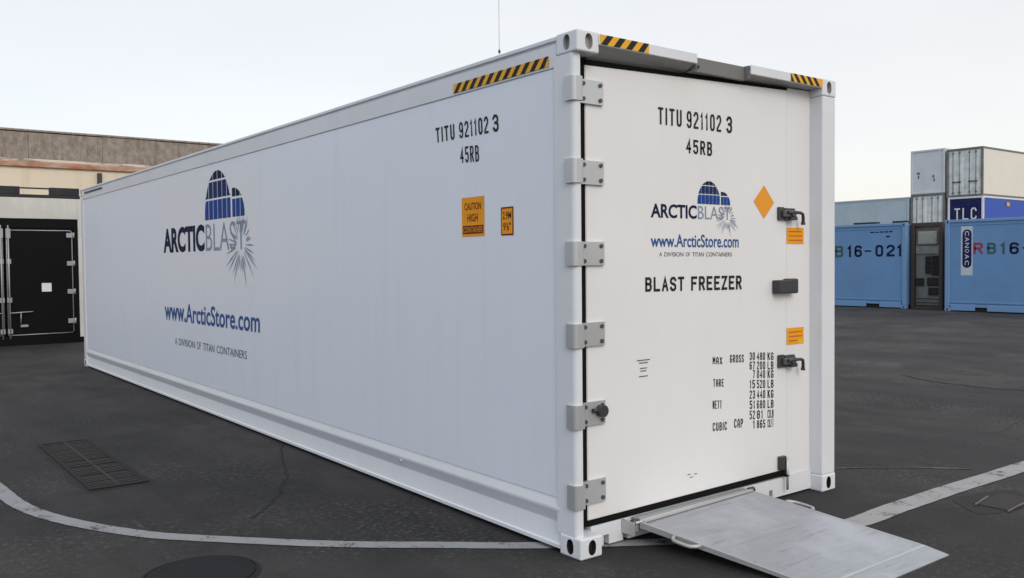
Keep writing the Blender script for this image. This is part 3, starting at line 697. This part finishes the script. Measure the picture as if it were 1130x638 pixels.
rows = [('30', '480', 'KG'), ('67', '200', 'LB'), ('7', '040', 'KG'), ('15', '520', 'LB'), ('23', '440', 'KG'), ('51', '680', 'LB'), ('52', '81', 'CU.M'), ('1', '865', 'CU.FT')]
rz = [(.978, 1.030), (.915, .969), (.856, .910), (.789, .845), (.720, .776), (.652, .708), (.583, .641), (.520, .575)]
for (a, b_, c), (z0, z1) in zip(rows, rz):
    for s_, x0, x1 in ((a, 1.595 if len(a) > 1 else 1.628, 1.650), (b_, 1.672, 1.760 if len(b_) > 2 else 1.735), (c, 1.787, 1.851)):
        d0 = -(x0-1.593)*.075; d1 = -(x1-1.593)*.075
        W2.append((s_, [(x0, z0+d0), (x1, z0+d1), (x1, z1+d1), (x0, z1+d0)]))
for s_, qd in W2: slet(DOOR, 'weight_lettering', door, s_, qd, M['ink'], .15)
b = MB()
for i, wdt in enumerate((.11, .075, .0, .06, .05, .0, .075)):
    if wdt: DOOR.rect(b, .54+.055-wdt/2, .54+.055+wdt/2, 1.05-i*.016, 1.056-i*.016, M['ink_grey'])
b.build('fine_print', door)
b = MB()
for x0, z0 in ((.98, .305), (1.0, .285), (1.04, .30)): DOOR.rect(b, x0, x0+.03, z0, z0+.005, M['ink_grey'])
b.build('faint_mark', door)
b = MB(); DOOR.poly(b, [(1.75, 1.915), (1.859, 2.025), (1.75, 2.139), (1.639, 2.029)], flat('amber_film', (.80, .31, .008), .5, 0, .04)); b.build('diamond_label', door)
for z0, z1 in ((1.748, 1.861), (1.05, 1.166)):
    b = MB(); JAMB.rect(b, 2.008, 2.205, z0, z1, M['orange'], .002)
    for i in range(3): JAMB.rect(b, 2.03, 2.185, z0+.022+i*.03, z0+.03+i*.03, M['orange2'], .003)
    if z0 < 1.5: JAMB.rect(b, 2.13, 2.2045, z0+.001, z0+.03, M['yellow'], .0035)
    b.build('orange_label', C)
b = MB(); SIDE.rect(b, 1.134, .886, 1.806, 2.055, M['orange'], .0015)
SIDE.text(b, 'CAUTION', rq(1.10, .92, 1.975, 2.02), M['red_ink'], .01, .003); SIDE.text(b, 'HIGH', rq(1.07, .955, 1.90, 1.95), M['red_ink'], .01, .003)
SIDE.rect(b, 1.122, .898, 1.823, 1.876, M['red_ink'], .0025); SIDE.text(b, 'CONTAINER', rq(1.115, .905, 1.832, 1.867), M['orange'], .0, .0035)
b.build('caution_label', side_wall)
b = MB(); SIDE.rect(b, .714, .590, 1.802, 1.973, M['red_ink'], .0015); SIDE.rect(b, .704, .600, 1.812, 1.963, M['orange'], .0025)
SIDE.text(b, '2.9M', rq(.695, .61, 1.90, 1.945), M['red_ink'], .01, .0035); SIDE.text(b, '9\'6"', rq(.69, .615, 1.83, 1.88), M['red_ink'], .01, .0035)
b.build('height_label', side_wall)

# ------------------------------------------------------------------ loading ramp
RP = thing('loading_ramp', 'sloping aluminium loading ramp from the door sill down to the asphalt', 'ramp', (1.0, -.6, 0))
TL, TR, BL, BR = Vector((.447, -.010, .132)), Vector((1.515, .024, .136)), Vector((.607, -1.075, .018)), Vector((1.652, -1.075, .018))
def slab(mb, P, th, mat):
    n_ = (P[1]-P[0]).cross(P[3]-P[0]).normalized()
    if n_.z < 0: n_ = -n_
    Q = [p-n_*th for p in P]
    mb.face(P, mat); mb.face(Q[::-1], mat)
    for i in range(4): mb.face([P[i], Q[i], Q[(i+1) % 4], P[(i+1) % 4]], mat)
b = MB(); slab(b, [BL, BR, TR, TL], .012, M['alu']); b.build('deck', RP)
b = MB(); LBL, LBR = Vector((.628, -1.205, .0055)), Vector((1.640, -1.205, .0055))
slab(b, [LBL, LBR, BR+Vector((0, 0, .001)), BL+Vector((0, 0, .001))], .006, M['alu']); b.build('lip', RP)
for (T, B, sx) in ((TL, BL, 1), (TR, BR, -1)):
    b = MB(); e_ = .018*sx
    lo = Vector((0, 0, -.022)); up_ = .005 if sx > 0 else .0015
    P = [T+Vector((0, 0, up_)), B+Vector((0, 0, up_)), B+Vector((e_, 0, up_)), T+Vector((e_, 0, up_))]
    b.face(P, M['alu_bright']); b.face([P[0], P[0]+lo*1.6, P[1]+lo*.75, P[1]], M['alu_bright']); b.face([P[3], P[2], P[2]+lo*.2, P[3]+lo*.2], M['alu_bright']); b.face([P[1], P[1]+lo*.75, P[2]+lo*.75, P[2]], M['alu_bright']); b.face([P[0]+lo*1.6, P[3]+lo*1.6, P[2]+lo*.75, P[1]+lo*.75], M['alu_bright'])
    b.build('side_rail', RP)
    # looped handle
    b = MB(); d = (B-T); p0 = T+d*.22; p1 = T+d*.38; ox = Vector((-.055*sx, 0, -.006))
    b.tube([p0, p0+ox*.55+d*.012, p0+ox*.92+d*.03, p0+ox+d*.06, p1+ox-d*.06, p1+ox*.92-d*.03, p1+ox*.55-d*.012, p1], .011, M['alu_bright'], 8); b.build('handle_loop', RP)
b = MB(); slab(b, [TL+Vector((.03, .0, .008)), TR+Vector((-.03, 0, .008)), TR+Vector((-.03, .062, .006)), TL+Vector((.03, .094, .010))], .006, M['steel']); 
slab(b, [TL+Vector((.02, -.022, .006)), TR+Vector((-.01, -.022, .006)), TR+Vector((-.01, -.002, .009)), TL+Vector((.02, -.002, .009))], .004, M['alu_bright'])
b.tube([TL+Vector((-.03, .012, 0)), TR+Vector((.02, .01, 0))], .012, M['steel'], 8); b.build('hinge_bar', RP)
for xx, yy in ((.43, .012), (1.53, .04)):
    b = MB(); b.box(xx-.022, xx+.022, yy-.01, .094, .075, .118, M['steel'], .004); b.box(xx-.03, xx-.018, yy-.02, .094, .06, .14, M['steel'], .003); b.cyl((xx, yy, .135), 'x', .018, .05, M['bolt'], 10); b.build('bracket', RP)
b = MB(); slab(b, [BL+Vector((.01, .004, .002)), BR+Vector((-.01, .004, .002)), BR+Vector((-.01, .022, .0045)), BL+Vector((.01, .022, .0045))], .003, M['steel']); b.build('fold_strip', RP)

# ------------------------------------------------------------------ black-doored container at the left
BC = thing('refrigerated_container', 'older white container with a glossy black double door and a dark beam on its roof', 'container', (-.2, 20, 0))
X0, X1, Y0, Y1 = -1.44, 1.03, 17.2, 23.3
b = MB(); b.box(X0, X0+.07, Y0, Y1, .12, 3.08, M['offwhite']); b.box(X1-.078, X1, Y0, Y1, .12, 3.08, M['offwhite']); b.box(X0+.071, X1-.079, Y1-.08, Y1, .12, 3.08, M['offwhite'])
b.box(X0+.071, X1-.079, Y0+.1, Y1-.081, 3.0, 3.08, M['offwhite']); b.build('body', BC)
b = MB(); b.box(X0+.071, X1-.079, Y0, Y0+.1, 2.645, 3.08, M['offwhite'], .004); b.build('door_header', BC)
b = MB(); b.box(X0, X1, Y0+.0, Y1, .0, .119, M['black_ind']); b.build('chassis_base', BC)
b = MB(); FX0, FX1 = X0+.072, X1-.080
b.box(FX0, FX1, Y0+.02, Y0+.09, 2.45, 2.644, M['black_ind']); b.box(FX1-.085, FX1, Y0+.02, Y0+.09, .12, 2.449, M['black_ind']); b.box(FX0, FX0+.085, Y0+.02, Y0+.09, .12, 2.449, M['black_ind']); b.box(FX0+.086, FX1-.086, Y0+.02, Y0+.09, .12, .19, M['black_ind'])
b.build('door_frame', BC)
for (a0, a1, hs) in ((-.43, FX1-.087, 1), (FX0+.087, -.445, -1)):
    b = MB(); b.box(a0, a1, Y0+.04, Y0+.085, .192, 2.447, M['black_ind'], .006); dl = b.build('door', BC)
    b = MB(); i_ = .03
    b.tube([(a0+i_, Y0+.03, .215), (a0+i_, Y0+.03, 2.36), (a0+i_+.03, Y0+.03, 2.40), (a1-i_-.03, Y0+.03, 2.40), (a1-i_, Y0+.03, 2.36), (a1-i_, Y0+.03, .25), (a1-i_-.03, Y0+.03, .215), (a0+i_, Y0+.03, .215)], .012, M['chrome'], 8); b.build('seal_trim', dl)
    hx = a1 if hs > 0 else a0
    for zz in (2.30, 1.70, 1.10, .47):
        b = MB(); b.box(hx-.14 if hs > 0 else hx-.02, hx+.02 if hs > 0 else hx+.14, Y0+.005, Y0+.028, zz-.05, zz+.05, M['chrome'], .006); b.cyl((hx, Y0+.0, zz), 'z', .018, .12, M['chrome'], 10); b.build('hinge', dl)
    lx = a0+.06 if hs > 0 else a1-.06
    b = MB(); b.tube([(lx, Y0+.0, .14), (lx, Y0+.0, 2.50)], .016, M['chrome'], 8)
    for zz in (2.33, 1.75, .95, .30): b.box(lx-.045, lx+.045, Y0-.01, Y0+.03, zz-.05 if zz < 2 else zz-.1, zz+.05 if zz < 2 else zz+.1, M['chrome'], .004)
    b.build('lock_bar', dl)
    b = MB(); b.tube([(lx, Y0-.02, .68), (lx+hs*.42, Y0-.025, .70)], .012, M['chrome'], 8); b.tube([(lx+hs*.2, Y0-.02, .69), (lx+hs*.19, Y0-.02, .45)], .01, M['chrome'], 8); b.box(lx+hs*.26-.07, lx+hs*.26+.07, Y0+.0, Y0+.035, .38, .43, M['chrome'], .004); b.build('lock_handle', dl)
b = MB(); b.face([(.235, Y0+.038, 1.11), (.42, Y0+.038, 1.11), (.42, Y0+.038, 1.29), (.235, Y0+.038, 1.29)], M['white_ink']); b.build('white_label', BC)
b = MB()
for (x0, x1) in ((X0, -.13), (.43, X1-.03)): b.box(x0, x1, Y0+.02, Y0+.16, 3.151, 3.31, M['dark_beam'], .008)
b.box(X0, X1-.02, Y0+.0, Y0+.2, 3.081, 3.150, M['dark_beam'], .006); b.box(-.128, .428, Y0+.06, Y0+.12, 3.272, 3.30, M['dark_beam']); b.build('roof_beam', BC)
b = MB(); b.box(X1+.002, X1+.06, Y0+.25, Y0+.6, .50, .58, M['dark_metal'], .01); b.tube([(X1+.03, Y0+.3, .56), (X1+.09, Y0+.32, .75), (X1+.05, Y0+.35, .95), (X1+.01, Y0+.36, 1.0)], .012, M['dark_plastic'], 8); b.build('cable_bracket', BC)

# ------------------------------------------------------------------ building behind
BD = thing('warehouse', 'long low cream rendered warehouse with a weathered grey parapet and terracotta band', 'building', (5, 30, 0))
xa, xb, ya = -34, 21, 28.0
b = MB(); b.box(xa, xb, ya, ya+14, 0, 4.79, M['plaster']); b.build('wall', BD)
b = MB(); b.box(xa, xb, ya-.09, ya+.2, 4.791, 4.96, M['terracotta'], .02); b.build('terracotta_band', BD)
b = MB(); b.box(xa, xb, ya-.05, ya+.2, 4.961, 5.06, M['ledge'], .015); b.build('ledge', BD)
b = MB()
x = xa; rnd = random.Random(5)
while x < xb:   # rows of fibre-cement sheets, edges a little uneven
    x2 = min(xb, x+rnd.uniform(1.6, 3.2)); dy = rnd.uniform(-.015, .015); b.box(x, x2-.005, ya-.03+dy, ya+.17, 5.061, 5.90+rnd.uniform(-.015, .015), M['parapet'], .008); x = x2
b.box(xa, xb, ya+.01, ya+.15, 5.061, 5.87, M['parapet']); b.build('parapet', BD)
b = MB(); b.box(xa, xb, ya-.06, ya+.22, 5.918, 5.985, M['parapet'], .012); b.build('coping', BD)
b = MB(); b.box(xa, xb, ya+.2, ya+14, 4.80, 4.9, M['dark_beam']); b.build('roof', BD)
b = MB(); b.tube([(3.78, ya-.10, 0), (3.78, ya-.10, 4.70)], .075, M['dark_metal'], 10); b.build('downpipe', BD)

# thin mast far behind
MS = thing('radio_mast', 'thin grey mast rising behind the roof of the white container', 'mast', (28.92, 39.43, 0))
b = MB(); b.tube([(28.92, 39.43, 0), (28.92, 39.43, 14.3), (28.92, 39.43, 22)], .028, M['steel'], 8); b.build('pole', MS)
b = MB(); b.cyl((28.92, 39.43, 14.35), 'z', .07, .18, M['dark_metal'], 10); b.cyl((28.92, 39.43, 17.6), 'z', .055, .2, M['dark_metal'], 10); b.build('collar', MS)

# ------------------------------------------------------------------ blue containers at the right (long sides face -x)
def side_container(xf, y0, y1, z0, z1, mat, trim, label, group, depth=2.438, corr=False, pockets=(), pads=()):
    t = thing('cargo_container' if z0 < 1 or True else '', label, 'container', (xf+depth/2, (y0+y1)/2, z0), group)
    p = .14
    for yy in (y0, y1-p):
        for xx in (xf, xf+depth-p): MB().box(xx, xx+p, yy, yy+p, z0+.12, z1-.12, trim, .01).build('corner_post', t)
    for yy in (y0, y1-.17):
        for xx in (xf-.004, xf+depth-.158):
            for zz in (z0, z1-.118): 
                q = MB(); q.box(xx, xx+.162, yy-.002, yy+.172, zz, zz+.118, trim, .012); q.box(xx-.002, xx+.01, yy+.062, yy+.108, zz+.025, zz+.09, M['hole'], .002); q.build('corner_casting', t)
    b = MB()
    for xx in (xf, xf+depth-.09):
        b.box(xx, xx+.09, y0+.171, y1-.171, z1-.09, z1-.004, trim, .008)
        segs = []; cur = y0+.171
        for (pa, pb) in sorted(pockets): segs.append((cur, pa)); cur = pb
        segs.append((cur, y1-.171))
        for (sa, sb) in segs: b.box(xx, xx+.09, sa, sb, z0+.03, z0+.21, trim, .008)
        for (pa, pb) in pockets: b.box(xx+.02, xx+.07, pa, pb, z0+.14, z0+.205, trim); b.box(xx+.06, xx+.085, pa, pb, z0+.0, z0+.139, M['hole'])
    b.build('side_rail', t)
    b = MB()
    for s_, xx in ((1, xf+.03), (-1, xf+depth-.03)):
        if corr:
            yy = y0+.14; pts = []
            while yy < y1-.14:
                pts += [(xx, yy), (xx, yy+.07), (xx+s_*.03, yy+.13), (xx+s_*.03, yy+.20)]; yy += .26
            pts.append((xx, y1-.14))
            for A_, B_ in zip(pts, pts[1:]):
                if B_[1] <= y1-.14+1e-6: b.face([(A_[0], A_[1], z0+.2), (B_[0], B_[1], z0+.2), (B_[0], B_[1], z1-.085), (A_[0], A_[1], z1-.085)], mat)
        else:
            b.box(min(xx, xx+s_*.05), max(xx, xx+s_*.05), y0+.141, y1-.141, z0+.2, z1-.088, mat)
            b.box(min(xx-s_*.022, xx), max(xx-s_*.022, xx), y0+.16, y1-.16, z0+.255, z0+.30, mat, .006)
            b.box(min(xx-s_*.012, xx), max(xx-s_*.012, xx), y0+.16, y1-.16, z1-.19, z1-.165, mat, .004)
    b.build('side_wall', t)
    b = MB()
    for yy in (y0+.03, y1-.07): b.box(xf+.141, xf+depth-.141, yy, yy+.04, z0+.13, z1-.06, mat)
    b.build('end_wall', t)
    b = MB(); b.box(xf+.091, xf+depth-.091, y0+.06, y1-.06, z1-.06, z1-.02, mat); b.build('roof', t)
    b = MB(); b.box(xf+.1, xf+depth-.1, y0+.07, y1-.07, z0+.04, z0+.13, M['dark_beam']); b.build('floor', t)
    if pads:
        for (pa, pb) in pads:
            b = MB(); b.box(xf+.1, xf+.35, pa, pb, z1-.019, z1+.065, M['dark_beam'], .006); b.build('roof_pad', t)
    return t
BG = 'light blue containers at the right of the yard'
ba = side_container(24.2, 11.30, 17.4, 0, 2.79, M['blue'], M['blue_trim'], 'light blue container numbered B16-021, left of the brown framed cooling unit', BG, pockets=((12.22, 12.71), (15.5, 16.0)), pads=((12.39, 13.22), (11.31, 11.83), (15.3, 16.1)))
FA = Wall(lambda a, z, l: (24.2+.03-l, a, z))
def num(wl, par, ch, a0, a1, z0, z1, mat, lf):
    mb = MB()
    if ch == '-': wl.rect(mb, a0, a1, z0, z1, mat, lf)
    else: stroke(wl, mb, ch, rq(a0, a1, z0, z1), mat, .19, lf)
    mb.build('number_lettering', par)
for ch, a0, a1, z0, z1, mt_ in (('R', 14.30, 13.97, 1.70, 2.09, 'red_letter'), ('B', 13.86, 13.55, 1.695, 2.09, 'green_letter'), ('1', 13.40, 13.22, 1.695, 2.085, 'navy'), ('6', 13.13, 12.86, 1.695, 2.085, 'navy'),
        ('-', 12.76, 12.52, 1.865, 1.915, 'navy'), ('0', 12.37, 12.10, 1.70, 2.085, 'navy'), ('2', 11.98, 11.70, 1.70, 2.085, 'navy'), ('1', 11.62, 11.44, 1.70, 2.085, 'navy')):
    num(FA, ba, ch, a0, a1, z0, z1, M[mt_], .004)
for a0, a1, z0, z1 in ((12.56, 12.40, 2.49, 2.53), (12.37, 12.24, 2.49, 2.525), (12.20, 12.08, 2.49, 2.53), (12.05, 11.93, 2.49, 2.53), (11.9, 11.77, 2.495, 2.535), (12.0, 11.87, 2.33, 2.38)):
    b = MB(); FA.rect(b, a0, a1, z0, z1, M['navy'], .004); b.build('small_print', ba)
bb_ = side_container(23.9, -2.2, 9.90, 0, 2.80, M['blue'], M['blue_trim'], 'light blue container with RB16 in mixed letters and a navy oval sign', BG, pockets=((8.637, 9.005), (5.6, 6.0), (1.7, 2.1)))
FB = Wall(lambda a, z, l: (23.9+.03-l, a, z))
for ch, a0, a1, z0, z1, mt_ in (('R', 9.045, 8.775, 1.745, 2.085, 'red_letter'), ('B', 8.65, 8.40, 1.74, 2.075, 'green_letter'), ('1', 8.28, 8.12, 1.735, 2.07, 'green_letter'), ('6', 8.02, 7.77, 1.73, 2.07, 'navy'),
        ('-', 7.66, 7.44, 1.88, 1.93, 'navy'), ('0', 7.3, 7.04, 1.73, 2.07, 'navy'), ('2', 6.92, 6.66, 1.73, 2.07, 'navy')):
    num(FB, bb_, ch, a0, a1, z0, z1, M[mt_], .006)
b = MB(); FB.rect(b, 9.42, 9.07, 1.10, 2.585, flat('pale_sign', (.50, .57, .62), .5), .004)
cx, rx = 9.24, .135; pl_ = [(cx+rx*math.cos(a), 2.36+.13*math.sin(a)) for a in [i*math.pi/12 for i in range(13)]]+[(cx+rx*math.cos(a), 1.46+.13*math.sin(a)) for a in [math.pi+i*math.pi/12 for i in range(13)]]
FB.poly(b, pl_[::-1], M['tlc_navy'], .006)
for (z0, z1, ch) in ((2.30, 2.44, 'C'), (2.12, 2.26, 'A'), (1.94, 2.08, 'N'), (1.79, 1.90, 'O'), (1.60, 1.74, 'A'), (1.41, 1.55, 'C')):
    FB.text(b, ch, [(cx+.06, z1), (cx+.06, z0), (cx-.06, z0), (cx-.06, z1)], M['white_ink'], .0, .008)
b.build('sign_panel', bb_)

# narrow brown framed cooling unit between the two
CU = thing('cooling_unit', 'narrow brown framed cooling unit with dark openings between the two blue containers', 'cooling unit', (25.3, 10.8, 0))
ux, uy0, uy1 = 24.42, 10.225, 11.27
b = MB()
for yy in (uy0, uy1-.12):
    for xx in (ux, ux+1.88): b.box(xx, xx+.12, yy, yy+.12, 0, 2.77, M['brown'], .01)
for zz, hh in ((0, .10), (2.65, .12)):
    for xx in (ux, ux+1.88): b.box(xx+.003, xx+.117, uy0+.121, uy1-.121, zz, zz+hh, M['brown'], .008)
    for yy in (uy0, uy1-.12): b.box(ux+.121, ux+1.879, yy+.003, yy+.117, zz, zz+hh, M['brown'], .008)
b.build('frame', CU)
b = MB(); b.box(ux+.10, ux+1.9, uy0+.122, uy1-.122, .12, 2.64, M['unit_grey'], .01); b.build('casing', CU)
b = MB(); b.box(ux+.03, ux+.099, uy0+.20, uy1-.20, 2.06, 2.50, flat('pale_hood', (.30, .30, .27), .6, 0, .3), .05, 3); b.build('fan_hood', CU)
b = MB(); b.box(ux+.06, ux+.099, uy0+.15, uy1-.14, 1.77, 2.02, flat('unit_panel', (.20, .20, .19), .6, 0, .4), .008); b.build('upper_panel', CU)
for (a0, a1, z0, z1) in ((10.66, 10.80, 1.15, 1.68), (10.41, 10.60, 1.10, 1.70), (10.88, 11.10, .76, .98), (10.42, 10.74, .76, 1.00), (10.42, 10.70, .47, .68)):
    b = MB(); b.box(ux+.05, ux+.062, a0, a1, z0, z1, M['hole']); b.box(ux+.063, ux+.099, a0-.015, a1+.015, z0-.015, z1+.015, M['brown'])
    for s_ in range(3):
        zz = z0+(z1-z0)*(s_+1)/4; b.box(ux+.042, ux+.049, a0, a1, zz-.006, zz+.006, M['dark_metal'])
    b.build('grille', CU)
for zz in (.22, .34): 
    b = MB(); b.tube([(ux+.07, 10.40, zz), (ux+.06, 10.75, zz+.03), (ux+.07, 11.08, zz)], .02, M['unit_grey'], 8); b.build('pipe', CU)

# ------------------------------------------------------------------ stacks at the far right
def end_container(xf, y0, y1, z0, z1, length, label, group, end, side, frame, style):
    """long axis along x, its end faces -x"""
    t = thing('cargo_container', label, 'container', (xf+length/2, (y0+y1)/2, z0), group)
    p = .13
    b = MB()
    for yy in (y0, y1-p):
        for xx in (xf, xf+length-p): b.box(xx, xx+p, yy, yy+p, z0, z1, frame, .012)
    for zz in (z0+.003, z1-.123):
        for xx in (xf+.003, xf+length-.123): b.box(xx, xx+.12, y0+p+.001, y1-p-.001, zz, zz+.12, frame, .008)
        for yy in (y0+.003, y1-.093): b.box(xf+p+.001, xf+length-p-.001, yy, yy+.09, zz, zz+.12, frame, .008)
    b.build('frame', t)
    b = MB()
    for yy in (y0+.03, y1-.07): b.box(xf+p+.002, xf+length-p-.002, yy, yy+.04, z0+.124, z1-.124, side)
    b.build('side_wall', t)
    b = MB(); b.box(xf+.1, xf+length-.1, y0+.1, y1-.1, z1-.05, z1-.012, side); b.build('roof', t)
    b = MB(); b.box(xf+.1, xf+length-.1, y0+.1, y1-.1, z0+.02, z0+.1, M['dark_beam']); b.build('floor', t)
    b = MB(); b.box(xf+length-.07, xf+length-.03, y0+p+.002, y1-p-.002, z0+.124, z1-.124, side); b.build('end_wall', t)
    ym = (y0+y1)/2
    if style == 'door':
        for (a0, a1) in ((y0+p+.003, ym-.01), (ym+.01, y1-p-.003)):
            b = MB(); b.box(xf+.06, xf+.10, a0, a1, z0+.125, z1-.125, end, .01)
            for kk in (0, 1):
                cy = a0+(a1-a0)*(.27+.46*kk); b.box(xf+.035, xf+.059, cy-.19, cy+.19, z0+.25, z1-.25, end, .02)
            d = b.build('door', t)
            for kk in (.30, .70):
                cy = a0+(a1-a0)*kk; q = MB(); q.tube([(xf+.0, cy, z0+.1), (xf+.0, cy, z1-.1)], .022, M['unit_grey'], 8)
                for zz in (z0+.3, z0+.95, z1-.3): q.box(xf-.02, xf+.034, cy-.06, cy+.06, zz-.05, zz+.05, M['unit_grey'], .006)
                q.build('lock_bar', d)
            q = MB(); q.box(xf-.03, xf+.0, a0+.2, a1-.25, z0+.92, z0+.98, M['dark_metal'], .004); q.build('handle', d)
    else:
        b = MB(); b.box(xf+.04, xf+.08, y0+p+.002, y1-p-.002, z0+.124, z1-.124, end); b.build('end_panel', t)
    return t
XF = 54.0; SG = 'containers stacked at the far right'
ya0, ya1, yb0, yb1 = 24.90, 27.19, 22.50, 24.80
end_container(XF, ya0, ya1, 0, 2.89, 12.19, 'ground level container mostly hidden behind the brown cooling unit', SG, M['dirty_white'], M['offwhite'], M['unit_grey'], 'door')
end_container(XF, ya0, ya1, 2.90, 5.86, 12.19, 'dirty white container doors below the blank grey one in the stack', SG, M['dirty_white'], M['offwhite'], M['unit_grey'], 'door')
tg = end_container(XF, ya0, ya1, 5.87, 8.76, 12.19, 'blank pale grey container end on top of the stack', SG, M['grey_panel'], M['grey_panel'], M['grey_panel'], 'panel')
b = MB()
for (a0, a1, z0, z1) in ((26.75, 26.58, 7.18, 7.30), (26.69, 26.62, 6.9, 7.1), (25.72, 25.6, 6.9, 7.08), (25.66, 25.56, 6.66, 6.84)):
    b.box(XF+.02, XF+.039, min(a0, a1), max(a0, a1), z0, z1, M['dark_metal'] if a0 > 26 else M['unit_grey'], .004)
b.build('end_fitting', tg)
end_container(XF, yb0, yb1, 0, 2.69, 12.19, 'ground level container hidden below the one lettered TLC', SG, M['grey_panel'], M['cobalt'], M['offwhite'], 'panel')
tt = end_container(XF, yb0-.05, yb1-.10, 2.70, 5.52, 12.19, 'container with navy end lettered TLC and bright blue side', SG, M['tlc_navy'], M['cobalt'], M['white'], 'panel')
FT = Wall(lambda a, z, l: (XF+.04-l, a, z))
b = MB(); stroke(FT, b, 'TLC', rq(24.28, 22.88, 4.05, 4.80), M['white_ink'], .12, .012); b.build('lettering', tt)
b = MB(); b.box(XF+.005, XF+.03, yb0+.75, yb1-.5, 5.42, 5.46, M['unit_grey']); b.build('end_plate', tt)
b = MB(); b.box(XF+3.2, XF+3.6, yb0-.07, yb0-.045, 4.95, 5.2, M['yellow']); b.build('side_label', tt)
end_container(XF, yb0, yb1, 5.53, 8.62, 12.19, 'dirty white container with cream side resting on the blue TLC one', SG, M['dirty_white'], M['cream_panel'], M['unit_grey'], 'door')
# the pale blue ones seen over the first blue container
side_container(54, 27.3, 39.4, 0, 2.88, M['pale_blue'], M['pale_blue'], 'ground level pale container hidden behind the first blue one', SG, corr=False)
side_container(54, 27.3, 39.4, 2.89, 5.74, M['pale_blue'], M['pale_blue'], 'pale grey blue container side seen over the roof of the B16-021 one', SG, corr=False)
